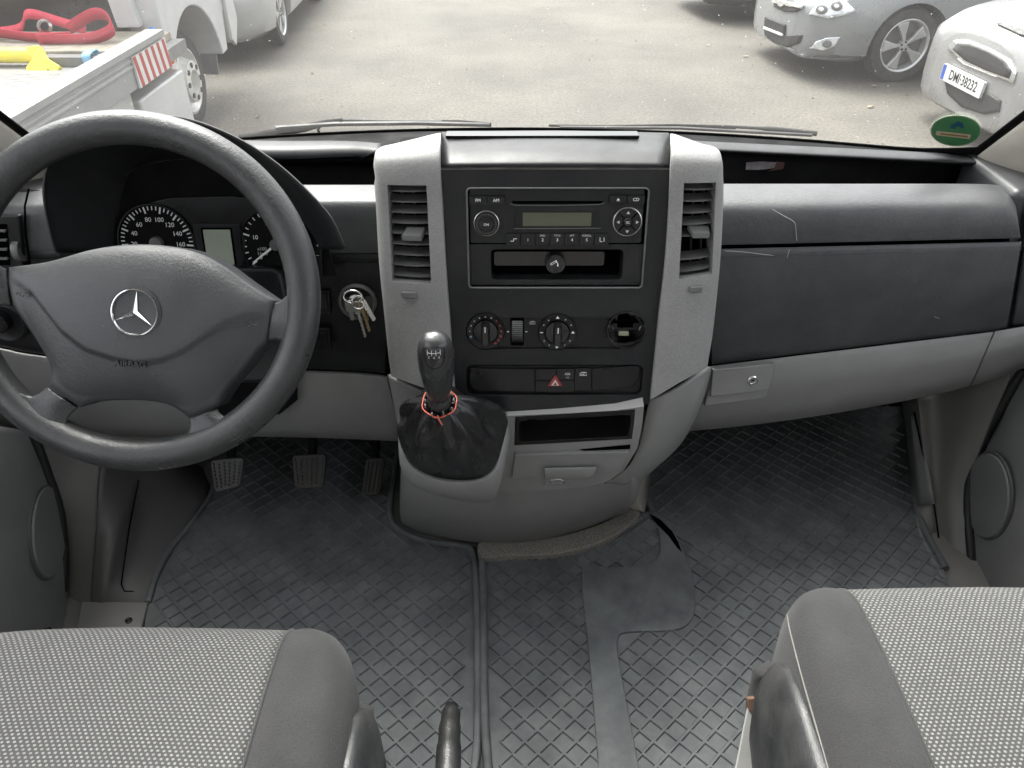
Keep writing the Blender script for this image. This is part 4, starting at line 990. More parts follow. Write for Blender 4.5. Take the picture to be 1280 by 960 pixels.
# shift pattern print on the knob's crown
KF = Frame(nk + axn * (Lk * .88) + V((0, -.0215, .0)), (1, .0, 0), (0, .62, .78))
def on_knob(a, b_):
    p = KF.p(a, b_, 0); h = (p - nk - axn * .008).dot(axn) / (Lk - .006)
    r_ = .001
    for i in range(len(sp_) - 1):
        if sp_[i].y <= h <= sp_[i + 1].y: r_ = lerp(sp_[i].x, sp_[i + 1].x, (h - sp_[i].y) / max(1e-6, sp_[i + 1].y - sp_[i].y))
    c0 = nk + axn * .008 + axn * (h * (Lk - .006)); x_ = (p - c0).x
    yy = -math.sqrt(max(1e-9, (r_ + .0003) ** 2 - x_ * x_)); side = axn.cross(V((1, 0, 0))).normalized()
    if side.y > 0: side = -side
    return c0 + V((x_, 0, 0)) + side * -yy
for k in range(4):
    x_ = -.0075 + .005 * k
    tube('gate_line', [on_knob(x_, b_) for b_ in (-.006, -.003, 0, .003, .005)], .0004, M['dimwhite'], gv, 5)
tube('gate_line', [on_knob(-.0075 + .0025 * k, -.0005) for k in range(7)], .0004, M['dimwhite'], gv, 5)
for k, s in enumerate(('2', '4', '6')):
    p = on_knob(-.006 + .006 * k, -.0105); text('numeral', s, Frame(p, (1, 0, 0), (0, .3, .95)), 0, 0, .0042, M['dimwhite'], gv, .0004)
tube('knob_inlay', crs([on_knob(.0125 * math.cos(t), .0 + .011 * math.sin(t)) for t in [R(-20 + 220 * k / 14) for k in range(15)]] + [on_knob(-.0115, -.02), on_knob(-.008, -.036), on_knob(0, -.042), on_knob(.008, -.036), on_knob(.0115, -.02)], 3, True), .0005, M['black'], gv, 5, closed=True)

# ---- ignition lock and the bunch of keys
IG = tilt(at(447, 376, Y=1.018), 6)
a, b_ = IG.px(447, 377)
KI = FPX / (IG.o - CAM).dot(V((0, cT, -sT)))
ig = lathe('ignition_lock', IG.p(a, b_, -.002), IG.n, [(24 / KI, 0), (24 / KI, .005), (22 / KI, .007), (20 / KI, .006), (19 / KI, -.001), (0, -.001)], M['slat'], db, 40)
lathe('lock_barrel', IG.p(a, b_, -.002), IG.n, [(12 / KI, 0), (12 / KI, .010), (10 / KI, .012), (0, .012)], M['steel'], ig, 32)
ks = thing('key_bunch', at(447, 372, Y=.98), 'bunch of small steel keys on a ring hanging from the ignition lock', 'keys')
def blade(name, p0, p1, w_, th_, mat, nrm=(0, -1, 0)):
    p0, p1 = V(p0), V(p1); d = (p1 - p0).normalized(); n_ = V(nrm); s = d.cross(n_).normalized(); n_ = s.cross(d)
    F_ = Frame(p0, s, d); L_ = (p1 - p0).length
    pts = [(-w_, 0), (-w_, L_ * .93), (0, L_), (w_, L_ * .95)] + [(w_ * (1 if k % 2 else .55), L_ * (.9 - .07 * k)) for k in range(8)] + [(w_, 0)]
    return prism(name, F_, pts, -th_, th_, mat, ks, .0003)
Yk = .985
tube('ring', [at(441, 371, Y=Yk) + V((math.cos(t) * .0135, math.sin(t) * .002, math.sin(t) * .0095)) for t in [2 * math.pi * k / 28 for k in range(28)]], .0016, M['chrome'], ks, 8, closed=True)
tube('ring', [at(448, 378, Y=Yk - .004) + V((math.cos(t) * .0095, math.sin(t) * .004, math.sin(t) * .0085)) for t in [2 * math.pi * k / 28 for k in range(28)]], .0012, M['chrome'], ks, 8, closed=True)
prism('key_head', Frame(at(437, 383, Y=Yk + .004), (1, 0, 0), (0, 0, 1)), rr(-.006, -.009, .006, .010, .003), -.001, .001, M['steel'], ks, .0004)
prism('key_head', Frame(at(446, 385, Y=Yk - .006), (.98, 0, .1), (-.1, 0, 1)), rr(-.0045, -.010, .0045, .011, .003), -.0012, .0012, M['steel'], ks, .0004)
blade('key', at(447, 388, Y=Yk - .006), at(457, 422, Y=Yk - .01), .0022, .0009, M['steel'])
blade('key', at(451, 380, Y=Yk - .002), at(462, 415, Y=Yk - .004), .0024, .0009, M['brass'])
blade('key', at(454, 376, Y=Yk - .004), at(468, 401, Y=Yk - .008), .0034, .0011, M['steel'], (.3, -1, .2))
blade('key', at(452, 378, Y=Yk + .002), at(459, 402, Y=Yk + .002), .0030, .0009, M['brass'])
blade('key', at(437, 386, Y=Yk + .006), at(441, 400, Y=Yk + .012), .0034, .0011, M['steel'])
# switches at the right of the steering column
for y0, y1 in ((361, 392), (408, 437)):
    s_ = prism('column_switch', IG, pxpoly(IG, [(385, y0), (413, y0), (415, y1), (385, y1)]), -.004, .006, M['black'], db, .002)
    prism('switch_rocker', IG, pxpoly(IG, [(388, y0 + 4), (409, y0 + 4), (411, y1 - 5), (388, y1 - 5)]), .006, .009, M['satin'], s_, .0015)

# ================================================================== STEERING WHEEL
swl = thing('steering_wheel', at(165, 380, Y=.8), 'dark four spoke steering wheel with airbag pad and round silver emblem', 'steering wheel')
FW = tilt(at(168, 369, t=.852), 29)
KW = FPX / .852
Rx, Ry = (233 / KW - .0182), (223.5 / KW - .0182)
vs, fs = [], []
NM, Nm = 120, 20
for i in range(NM):
    t = 2 * math.pi * i / NM; cx_, cy_ = Rx * math.cos(t), Ry * math.sin(t)
    for k in range(Nm):
        u = 2 * math.pi * k / Nm
        rm = .0182 + .0004 * math.sin(3 * u)
        vs.append(FW.p(cx_ + math.cos(t) * rm * math.cos(u), cy_ + math.sin(t) * rm * math.cos(u), rm * 1.05 * math.sin(u)))
for i in range(NM):
    for k in range(Nm):
        fs.append((i * Nm + k, ((i + 1) % NM) * Nm + k, ((i + 1) % NM) * Nm + (k + 1) % Nm, i * Nm + (k + 1) % Nm))
fixn(mk('rim', vs, fs, M['wheel'], swl, True, sharp=180))
padpx = [(8, 334), (58, 327), (116, 311), (173, 305), (231, 311), (270, 327), (308, 354), (341, 377), (338, 402), (333, 427), (308, 458), (289, 481), (278, 497), (271, 509), (253, 517), (234, 523), (225, 515), (208, 506), (175, 501), (140, 501), (114, 504), (98, 510), (78, 497), (59, 483), (62, 460), (42, 423), (15, 384), (9, 360)]
corner = {0, 7, 9, 13, 15, 21, 23, 26}
def cc_poly(P, n=5):
    """catmull-rom, but keep the listed corners sharp"""
    out = []; m = len(P)
    for i in range(m):
        p1, p2 = P[i], P[(i + 1) % m]
        p0 = P[i - 1] if i not in corner else p1; p3 = P[(i + 2) % m] if (i + 1) % m not in corner else p2
        for k in range(n):
            t = k / n
            out.append(tuple(.5 * ((2 * b) + (c - a) * t + (2 * a - 5 * b + 4 * c - d) * t * t + (3 * b - a - 3 * c + d) * t ** 3) for a, b, c, d in zip(p0, p1, p2, p3)))
    return out
ol = [FW.px(x, y, .008) for x, y in cc_poly(padpx)]
pc = FW.px(170, 405, .008)
crv = [(8, 346), (40, 366), (80, 412), (110, 434), (140, 444), (175, 451), (205, 448), (235, 435), (262, 416), (285, 401), (310, 393), (341, 392)]
crv = [FW.px(x, y, .02) for x, y in crv]
def crv_y(x):
    if x <= crv[0][0]: return crv[0][1]
    for (xa, ya), (xb, yb) in zip(crv, crv[1:]):
        if x <= xb: return lerp(ya, yb, (x - xa) / (xb - xa))
    return crv[-1][1]
NR = 56
import numpy as np
ax0 = min(p[0] for p in ol) - .004; ax1 = max(p[0] for p in ol) + .004; bx0 = min(p[1] for p in ol) - .004; bx1 = max(p[1] for p in ol) + .004
gs_ = .0026; gw = int((ax1 - ax0) / gs_) + 2; ghh = int((bx1 - bx0) / gs_) + 2
mask = np.zeros((ghh, gw), bool)
for jj in range(ghh):
    for ii in range(gw): mask[jj, ii] = pts_in(ol, ax0 + ii * gs_, bx0 + jj * gs_)
phi = np.zeros((ghh, gw))
for it in range(2600):             # stretched membrane over the outline gives the cover its fullness
    nb = np.zeros_like(phi)
    nb[1:-1, 1:-1] = (phi[:-2, 1:-1] + phi[2:, 1:-1] + phi[1:-1, :-2] + phi[1:-1, 2:]) / 4 + .25
    phi = np.where(mask, nb, 0)
phi /= phi.max()
def samp(a, b_):
    x_ = (a - ax0) / gs_; y_ = (b_ - bx0) / gs_; i0 = max(0, min(gw - 2, int(x_))); j0 = max(0, min(ghh - 2, int(y_))); fx, fy = x_ - i0, y_ - j0
    return phi[j0, i0] * (1 - fx) * (1 - fy) + phi[j0, i0 + 1] * fx * (1 - fy) + phi[j0 + 1, i0] * (1 - fx) * fy + phi[j0 + 1, i0 + 1] * fx * fy
def padh(a, b_, s):
    f = max(0, samp(a, b_)) * (1 - s ** 40)
    return .004 + .024 * f ** .5 + .004 * f, min(1, f * 6)
def crease(a, b_, e):
    d = (crv_y(a) - b_)             # below the crease the cover steps back
    st = max(0, min(1, (d + .001) / .006)); st = st * st * (3 - 2 * st)
    return -.0030 * st * e
n = len(ol); grid, gh, ge = [], [], []
for j in range(1, NR + 1):
    s = j / NR; s = 1 - (1 - s) ** 1.25
    grid.append([(pc[0] + (a - pc[0]) * s, pc[1] + (b_ - pc[1]) * s) for a, b_ in ol])
    hh = [padh(x_, y_, s) for x_, y_ in grid[-1]]; gh.append([q[0] for q in hh]); ge.append([q[1] for q in hh])
vs = [FW.p(pc[0], pc[1], gh[0][0] + crease(pc[0], pc[1], 1))]
for j in range(NR):
    for i in range(n):
        x_, y_ = grid[j][i]; vs.append(FW.p(x_, y_, gh[j][i] + crease(x_, y_, ge[j][i])))
for a, b_ in ol: vs.append(FW.p(a, b_, -.03))
fs = [(0, 1 + i, 1 + (i + 1) % n) for i in range(n)]
for j in range(NR):
    fs += [(1 + j * n + i, 1 + (j + 1) * n + i, 1 + (j + 1) * n + (i + 1) % n, 1 + j * n + (i + 1) % n) for i in range(n)]
fixn(mk('airbag_pad', vs, fs, M['pad'], swl, True, sharp=50))
def spoke(rws):
    rows = []
    for j, r in enumerate(rws):
        rows.append([FW.w(x, y, c) for x, y, c in r])
    o = patch('spoke', rows, M['wheel'], swl, 5, 5, .022)
    return o
spoke([[(340, 379, .002), (352, 375, .006), (364, 362, .008), (378, 338, .012)], [(338, 402, .008), (352, 400, .011), (366, 400, .013), (384, 400, .016)], [(334, 426, .002), (347, 425, .006), (358, 434, .008), (368, 458, .012)]])
spoke([[(-24, 295, .012), (-14, 316, .008), (-3, 330, .006), (8, 336, .002)], [(-40, 350, .016), (-22, 354, .013), (-5, 358, .011), (9, 360, .008)], [(-20, 408, .012), (-8, 390, .008), (2, 382, .006), (14, 383, .002)]])
spoke([[(271, 510, .002), (279, 519, .006), (292, 518, .008), (322, 502, .012)], [(253, 518, .008), (264, 530, .011), (276, 540, .013), (296, 550, .016)], [(236, 523, .002), (236, 538, .006), (228, 550, .008), (206, 566, .012)]])
spoke([[(4, 478, .012), (33, 494, .008), (46, 493, .006), (59, 484, .002)], [(40, 540, .016), (56, 519, .013), (66, 508, .011), (78, 498, .008)], [(112, 565, .012), (86, 540, .008), (84, 524, .006), (97, 510, .002)]])
# hub and column behind
lathe('hub', FW.p(0, -.02, -.03), -FW.n, [(.075, 0), (.07, .02), (.05, .05), (.04, .2)], M['black_matte'], swl, 32)
# emblem: ring and three pointed star
EF = Frame(FW.w(168.5, 390.5, .0325), FW.x, FW.y); EF.n = FW.n
ea = R(-9); EF = Frame(EF.o, FW.x * math.cos(ea) + FW.y * math.sin(ea), -FW.x * math.sin(ea) + FW.y * math.cos(ea))
er = 30.2 / KW * .96
em = lathe('emblem_ring', EF.o, EF.n, [(er * .90, -.001), (er * .895, .0005), (er * .93, .002), (er * .975, .0016), (er, -.001)], M['chrome'], swl, 64)
lathe('emblem_well', EF.o - EF.n * .001, EF.n, [(er * 1.07, -.0005), (er * 1.07, .0006), (er * .99, .0004), (er * .90, .0002), (0, .0002)], M['pad'], swl, 48)
vs, fs = [], []
for k in range(3):
    t = R(90 + 120 * k); t2 = t + R(60)
    vs += [EF.p(er * .90 * math.cos(t), er * .90 * math.sin(t), .0006), EF.p(er * .13 * math.cos(t2), er * .13 * math.sin(t2), .0004)]
vs.append(EF.p(0, 0, .0036))
for k in range(6): fs.append((6, k, (k + 1) % 6))
fixn(mk('emblem_star', vs, fs, M['chrome'], swl, False))
TA = Frame(FW.w(163, 455.5, .0285), FW.x * math.cos(R(-3)) + FW.y * math.sin(R(-3)), -FW.x * math.sin(R(-3)) + FW.y * math.cos(R(-3)))
text('airbag_lettering', 'AIRBAG', TA, 0, 0, .0088, M['emboss'], swl, .0, .0012, 1.12, bold=.0002)
for cx_, cy_, sg in ((30, 367, 1), (314, 404, 1)):
    hf = Frame(FW.w(cx_, cy_, .0178), FW.x, FW.y)
    tube('horn_symbol', [hf.p(x * .001, y * .001, 0) for x, y in ((-8, 1), (2, 1), (6, 3), (6, -3), (2, -1), (-1, -1), (-1, -3), (-4, -3), (-4, -1), (-8, -1))], .0006, M['emboss'], swl, 5, closed=True)
# shroud round the steering column
sd = tilt(at(335, 385, Y=.93), 15)
prism('column_shroud', tilt(at(300, 400, Y=.95), 20), pxpoly(tilt(at(300, 400, Y=.95), 20), [(90, 338), (150, 332), (340, 334), (352, 340), (360, 375), (356, 440), (330, 480), (130, 480), (100, 430)]), -.07, 0, M['dash_smooth'], db, .008, 3)
# ================================================================== SEATS
def seat(nm, xs_, dirn, yf, zt, label, piping):
    """xs_: seam between dotted centre and inner bolster; dirn +1: bolster lies to +X of the seam"""
    t = thing(nm, (xs_ - dirn * .19, yf - .25, 0), label, 'seat', 'front seats')
    prof = [(-.03, -.20), (-.005, -.13), (.004, -.075), (.002, -.035), (-.014, -.010), (-.045, .004), (-.11, .010), (-.20, .009), (-.32, .002), (-.48, -.005)]
    def row(dy, dz, offs):
        r = []
        for dx, ddz, ddy in offs:
            r.append(V((xs_ + dirn * dx, yf + dy + ddy, zt + dz + ddz)))
        return r if dirn > 0 else r[::-1]
    mid = [(-.385, -.006, -.018), (-.30, -.004, -.006), (-.20, -.006, 0), (-.10, -.004, -.002), (0, 0, -.008)]
    patch('cushion_centre', [row(dy, dz, mid) for dy, dz in prof], M['dots'], t, 6, 5, .03, uv=True)
    rows = []
    for k, (dy, dz) in enumerate(prof):
        wd = [.05, .052, .055, .058, .066, .075, .082, .086, .092, .1][k]
        sl_ = .16
        rows.append(row(dy, dz, [(.0008, .0, -.008), (wd * .35, .006, -.010), (wd * .72, .003, -.016), (wd * .93, -.012, -.022), (wd * 1.02, -.035, -.026), (wd * 1.04, -.075, -.03), (wd * .95, -.15, -.03)]))
    patch('bolster', rows, M['cloth'], t, 5, 5, .02)
    rows = []
    for k, (dy, dz) in enumerate(prof):
        rows.append([V(p) for p in row(dy, dz, [(-.49, -.10, -.03), (-.47, -.02, -.03), (-.43, .002, -.025), (-.386, -.006, -.018)])])
    patch('bolster', rows, M['cloth'], t, 5, 5, .02)
    # seams
    tube('seam', crs([row(dy, dz + .0005, [(.0003, 0, -.008)])[0] for dy, dz in prof], 5), .0016, M['cloth_side'], t, 6)
    if piping:
        pts = []
        for k, (dy, dz) in enumerate(prof[2:]):
            wd = [.055, .058, .066, .075, .082, .086, .092, .1][k]
            pts.append(row(dy, dz, [(wd * .99, -.022, -.025)])[0])
        tube('stitching', crs(pts, 6), .0009, M['thread'], t, 6)
    # plastic side shield
    rings = []
    sx0 = xs_ + dirn * .083
    for y_, rx, rz, dz in ((yf - .075, .004, .02, -.10), (yf - .085, .014, .055, -.105), (yf - .11, .022, .085, -.11), (yf - .16, .026, .10, -.115), (yf - .26, .030, .105, -.115), (yf - .45, .034, .105, -.11)):
        rings.append([V((sx0 + dirn * .004 * (yf - y_) * 4 + rx * math.cos(a), y_, zt + dz + rz * math.sin(a))) for a in [2 * math.pi * k / 20 for k in range(20)]])
    fixn(loft('side_shield', rings, M['seatplastic'], t, sharp=70))
    # base box under the cushion
    x0, x1 = sorted((xs_ + dirn * .02, xs_ - dirn * .45))
    box('seat_base', (x0, yf - .50, 0), (x1, yf - .09, zt - .10), M['trim'], t, .01)
    return t
seat('driver_seat', -.240, 1, .533, .430, 'grey dotted cloth cushion of the driver seat beside the handbrake lever', False)
ps = seat('passenger_seat', .372, -1, .580, .440, 'grey dotted cloth cushion of the passenger seat with stitched edge', True)
# pale metal bracket with a rusty end beside the passenger seat
BF = Frame(at(932, 930, Z=.25), (1, 0, 0), (0, .62, .78))
br = prism('frame_bracket', BF, pxpoly(BF, [(935, 884), (941, 896), (940, 906), (942, 960), (944, 1010), (908, 1010), (920, 960)]), -.004, 0, M['greymetal'], ps, .001)
prism('rusty_end', BF, pxpoly(BF, [(934, 884), (934, 872), (944, 871), (946, 882), (941, 894)]), -.006, .002, M['rust'], ps, .002)

# handbrake lever
h0 = at(564, 889, Z=.335); h1 = at(562, 915, Z=.345); h2 = at(560, 962, Z=.355); h3 = at(556, 1040, Z=.36)
hb = thing('handbrake_lever', h3 - V((0, 0, .36)), 'dark handbrake lever with push button beside the driver seat', 'handbrake')
tube('grip', crs([h0, h1, h2, h3], 6), [.0092] + [.0105] * 4 + [.0117] * 4 + [.0130] * 4 + [.0140] * 6, M['lever'], hb, 20)
d_ = (h0 - h1).normalized()
lathe('push_button', h0 - d_ * .002, d_, [(.0074, 0), (.0074, .009), (.0062, .0105), (0, .0107)], M['satin'], hb, 24)

# ================================================================== PEDALS
def pedal(nm, quad, Zc, depth, label, ribs_v, mat):
    cx_ = sum(q[0] for q in quad) / len(quad); cy_ = sum(q[1] for q in quad) / len(quad)
    F_ = tilt(at(cx_, cy_, Z=Zc), 42)
    t = thing(nm, F_.o - V((0, 0, .05)), label, 'pedal', 'pedals')
    def rnd(q, r): 
        out = []
        P = [V((*F_.px(x, y), 0)) for x, y in q]; m = len(P)
        for i in range(m):
            a, b_, c = P[i - 1], P[i], P[(i + 1) % m]
            u = (a - b_).normalized() * r; v = (c - b_).normalized() * r
            for k in range(4):
                s = k / 3; p = (b_ + u) * (1 - s) ** 2 + b_ * 2 * s * (1 - s) + (b_ + v) * s * s; out.append((p.x, p.y))
        return out
    prism('pad', F_, rnd(quad, .010), -.012, 0, mat, t, .003)
    (x0, y0), (x1, y1), (x2, y2), (x3, y3) = quad[:4]
    for k in range(ribs_v):
        f = (k + .7) / (ribs_v + .4)
        a = F_.w(lerp(x0, x1, f), lerp(y0, y1, f) + 4, .0006); b_ = F_.w(lerp(x3, x2, f), lerp(y3, y2, f) - 4, .0006)
        if nm == 'accelerator_pedal': tube('rib', [a, b_], .0022, M['pedal'], t, 6)
        else:
            for q in range(7):
                g = q / 7 + (.05 if k % 2 else 0); tube('rib', [a.lerp(b_, g), a.lerp(b_, g + .09)], .002, M['pedal'], t, 6)
    c = F_.p(0, 0, -.01)
    tube('arm', crs([c, c + V((.004, .05, .06)), c + V((.01, .12, .25))], 4), .009, M['black_matte'], t, 8)
    return t
pedal('clutch_pedal', [(262, 575), (305, 571), (300, 608), (268, 616)], .12, .01, 'clutch pedal, leftmost of the three pedals', 6, M['trim'])
pedal('brake_pedal', [(364, 569), (408, 567), (404, 610), (369, 611)], .12, .01, 'square ribbed brake pedal in the middle of the driver footwell', 6, M['pedal'])
pedal('accelerator_pedal', [(457, 573), (481, 572), (474, 619), (451, 619)], .06, .01, 'narrow upright accelerator pedal next to the console', 4, M['pedal'])

# ================================================================== FOOTWELL SIDES AND DOORS
struct(patch('wheel_arch_cover', [[at(132, 560, X=-.745), at(170, 560, X=-.725), at(205, 560, X=-.70), at(262, 590, X=-.66)], [at(126, 600, X=-.745), at(165, 600, X=-.722), at(192, 600, X=-.70), at(258, 622, Z=.012)],
    [at(120, 660, X=-.745), at(145, 665, X=-.712), at(172, 670, X=-.70), at(225, 672, Z=.012)], [at(115, 720, X=-.745), at(132, 722, X=-.716), at(152, 725, X=-.70), at(199, 718, Z=.012)], [at(113, 754, X=-.745), at(128, 755, X=-.722), at(146, 756, X=-.70), at(184, 756, Z=.012)]], M['trim'], None, 5, 5, .006))
tube('cover_seam', [at(x, y, X=X) + V((.004, -.003, .002)) for x, y, X in ((172, 600, -.714), (160, 660, -.708), (150, 730, -.700), (154, 738, -.695), (175, 739, -.668))], .0012, M['void'], None, 6)
bpy.data.objects['cover_seam']['kind'] = 'structure'
struct(sheet('sill_plate', flr([(104, 757), (188, 757), (176, 800), (96, 800)]), -.01, .012, M['trimgrey'], None, .003))
struct(lathe('sill_screw', at(161, 776, Z=.012), (0, 0, 1), [(.006, 0), (.006, .002), (.004, .0025), (0, .001)], M['black'], None, 16))
struct(patch('door_post', [[at(30, 520, X=-.815), at(90, 520, X=-.79), at(134, 540, X=-.75)], [at(58, 580, X=-.812), at(98, 580, X=-.785), at(128, 600, X=-.748)], [at(80, 650, X=-.806), at(103, 650, X=-.775), at(121, 665, X=-.748)], [at(84, 720, X=-.804), at(102, 720, X=-.772), at(116, 722, X=-.748)], [at(78, 800, X=-.80), at(96, 800, X=-.77), at(110, 800, X=-.748)]], M['trimgrey'], None, 4, 5, .006))
def door(nm, s, rowsP, spk, label, seal, speaker_rx):
    t = thing(nm, (s * .82, .8, 0), label, 'door', 'cab doors')
    patch('panel', rowsP, M['door'], t, 5, 5, .125 if s < 0 else .055)
    F_, c, rx, ry = spk
    pts = [F_.px(c[0] + rx * math.cos(k / 40 * 2 * math.pi), c[1] - ry * math.sin(k / 40 * 2 * math.pi)) for k in range(40)]
    pts2 = [F_.px(c[0] + (rx - 1.6) * math.cos(k / 40 * 2 * math.pi), c[1] - (ry - 3) * math.sin(k / 40 * 2 * math.pi)) for k in range(40)]
    g = prism('speaker_grille', F_, pts2, -.004, .0045, M['door'], t, .0025, 3)
    prism('speaker_gap', F_, pts, -.004, .0008, M['trim'], t, .0006)
    if seal: tube('door_seal', crs([at(x, y, X=X) for x, y, X in seal], 6), .009, M['rubber2'], t, 8)
    return t
_a = at(26, 660, X=-.772); _b = at(79, 650, X=-.802)
DL = Frame(at(60, 665, X=-.786), V((_b.x - _a.x, _b.y - _a.y, 0)), V((.06, 0, 1)))
door('driver_door', -1, [[at(-120, 520, X=-.80), at(-20, 530, X=-.805), at(44, 540, X=-.81)], [at(-120, 590, X=-.77), at(2, 592, X=-.775), at(62, 592, X=-.806)], [at(-120, 660, X=-.76), at(26, 660, X=-.772), at(79, 650, X=-.802)], [at(-120, 730, X=-.755), at(52, 730, X=-.772), at(86, 720, X=-.80)], [at(-120, 800, X=-.75), at(74, 800, X=-.772), at(84, 800, X=-.80)]],
     (DL, (59, 666), 21.5, 61), 'grey driver door panel with oval speaker grille left of the pedals', [(40, 540, -.806), (58, 590, -.802), (74, 640, -.798), (79, 690, -.798), (77, 740, -.798)], 20)
pk = [(-60, 812, -.745), (-20, 806, -.745), (20, 797, -.745), (62, 787, -.748)]
tube('door_pocket_edge', crs([at(x, y, X=X) for x, y, X in pk], 4), .004, M['black_matte'], bpy.data.objects['driver_door'], 6)
# passenger side
struct(patch('kick_panel', [[at(1126, 500, Z=.012), at(1143, 500, X=.80), at(1170, 490, X=.835), at(1225, 470, X=.85), at(1272, 450, X=.87)], [at(1134, 560, Z=.012), at(1150, 560, X=.81), at(1172, 560, X=.835), at(1206, 545, X=.85), at(1240, 525, X=.87)],
    [at(1141, 625, Z=.012), at(1160, 625, X=.82), at(1172, 630, X=.838), at(1190, 615, X=.848), at(1212, 605, X=.87)], [at(1150, 665, Z=.012), at(1167, 670, X=.825), at(1176, 675, X=.84), at(1191, 670, X=.848), at(1212, 660, X=.87)], [at(1180, 722, Z=.012), at(1183, 724, X=.825), at(1188, 735, X=.84), at(1198, 740, X=.85), at(1216, 740, X=.87)]], M['trimgrey'], None, 5, 6, .006))
tube('kick_panel_seam', crs([at(x, y, X=X) + V((-.004, -.002, .002)) for x, y, X in ((1144, 515, .80), (1158, 580, .82), (1169, 630, .832), (1176, 680, .835), (1180, 710, .83))], 4), .0016, M['void'], None, 6)['kind'] = 'structure'
kp = patch('kick_panel_insert', [[at(1138, 520, X=.80), at(1147, 520, X=.812)], [at(1143, 575, X=.803), at(1158, 575, X=.815)], [at(1147, 632, X=.808), at(1168, 630, X=.822)]], M['door'], None, 3, 3, .004); struct(kp)
DR = Frame(at(1237, 620, X=.868), V((-.05, -1, 0)), V((-.1, 0, 1)))
door('passenger_door', 1, [[at(1272, 440, X=.90), at(1310, 440, X=.88), at(1420, 440, X=.87)], [at(1252, 520, X=.885), at(1300, 512, X=.872), at(1420, 520, X=.86)], [at(1216, 590, X=.882), at(1290, 560, X=.872), at(1420, 590, X=.85)], [at(1213, 650, X=.878), at(1272, 640, X=.868), at(1420, 660, X=.84)], [at(1217, 740, X=.878), at(1246, 740, X=.868), at(1420, 740, X=.83)], [at(1219, 800, X=.878), at(1236, 800, X=.868), at(1420, 800, X=.83)]],
     (DR, (1236, 620), 28.5, 56), 'grey passenger door panel with oval speaker grille beside the glove box', [(1280, 462, .885), (1256, 500, .88), (1232, 545, .876), (1214, 590, .872), (1210, 640, .872), (1214, 690, .872), (1216, 735, .872)], 25)
# ================================================================== OUTSIDE: YARD, CARS, FLATBED TRUCK
GZ = -.85                         # yard level below the cab floor
def asphalt():
    m, n, b = newmat('dusty_asphalt'); L = n.links.new
    tc = n.nodes.new('ShaderNodeTexCoord'); co = tc.outputs['Object']
    n1 = n.nodes.new('ShaderNodeTexNoise'); n1.inputs['Scale'].default_value = .55; n1.inputs['Detail'].default_value = 8; n1.inputs['Roughness'].default_value = .62; L(co, n1.inputs['Vector'])
    r1 = n.nodes.new('ShaderNodeValToRGB'); r1.color_ramp.elements[0].position = .36; r1.color_ramp.elements[1].position = .66
    r1.color_ramp.elements[0].color = (.055, .050, .043, 1); r1.color_ramp.elements[1].color = (.098, .089, .074, 1); L(n1.outputs[0], r1.inputs[0])
    n2 = n.nodes.new('ShaderNodeTexNoise'); n2.inputs['Scale'].default_value = 34; n2.inputs['Detail'].default_value = 5; n2.inputs['Roughness'].default_value = .75; L(co, n2.inputs['Vector'])
    r2 = n.nodes.new('ShaderNodeMapRange'); r2.inputs[1].default_value = .3; r2.inputs[2].default_value = .7; r2.inputs[3].default_value = .55; r2.inputs[4].default_value = 1.5; L(n2.outputs[0], r2.inputs[0])
    mx = n.nodes.new('ShaderNodeMix'); mx.data_type = 'RGBA'; mx.blend_type = 'MULTIPLY'; mx.inputs['Factor'].default_value = 1; L(r1.outputs[0], mx.inputs['A']); L(r2.outputs[0], mx.inputs['B'])
    vo = n.nodes.new('ShaderNodeTexVoronoi'); vo.inputs['Scale'].default_value = 5; vo.inputs['Randomness'].default_value = 1; L(co, vo.inputs['Vector'])
    lt = n.nodes.new('ShaderNodeMath'); lt.operation = 'LESS_THAN'; lt.inputs[1].default_value = .03; L(vo.outputs['Distance'], lt.inputs[0])
    ml = n.nodes.new('ShaderNodeMath'); ml.operation = 'MULTIPLY'; ml.inputs[1].default_value = .5; L(lt.outputs[0], ml.inputs[0])
    m2 = n.nodes.new('ShaderNodeMix'); m2.data_type = 'RGBA'; L(ml.outputs[0], m2.inputs['Factor']); L(mx.outputs['Result'], m2.inputs['A']); m2.inputs['B'].default_value = (.17, .155, .125, 1)
    L(m2.outputs['Result'], b.inputs['Base Color']); b.inputs['Roughness'].default_value = .85
    bp = n.nodes.new('ShaderNodeBump'); bp.inputs['Strength'].default_value = .8; bp.inputs['Distance'].default_value = .01; L(n2.outputs[0], bp.inputs['Height']); L(bp.outputs[0], b.inputs['Normal'])
    return m
M['asphalt'] = asphalt()
struct(mk('yard_ground', [(-300, -300, GZ), (300, -300, GZ), (300, 300, GZ), (-300, 300, GZ)], [(0, 1, 2, 3)], M['asphalt'], None, False))
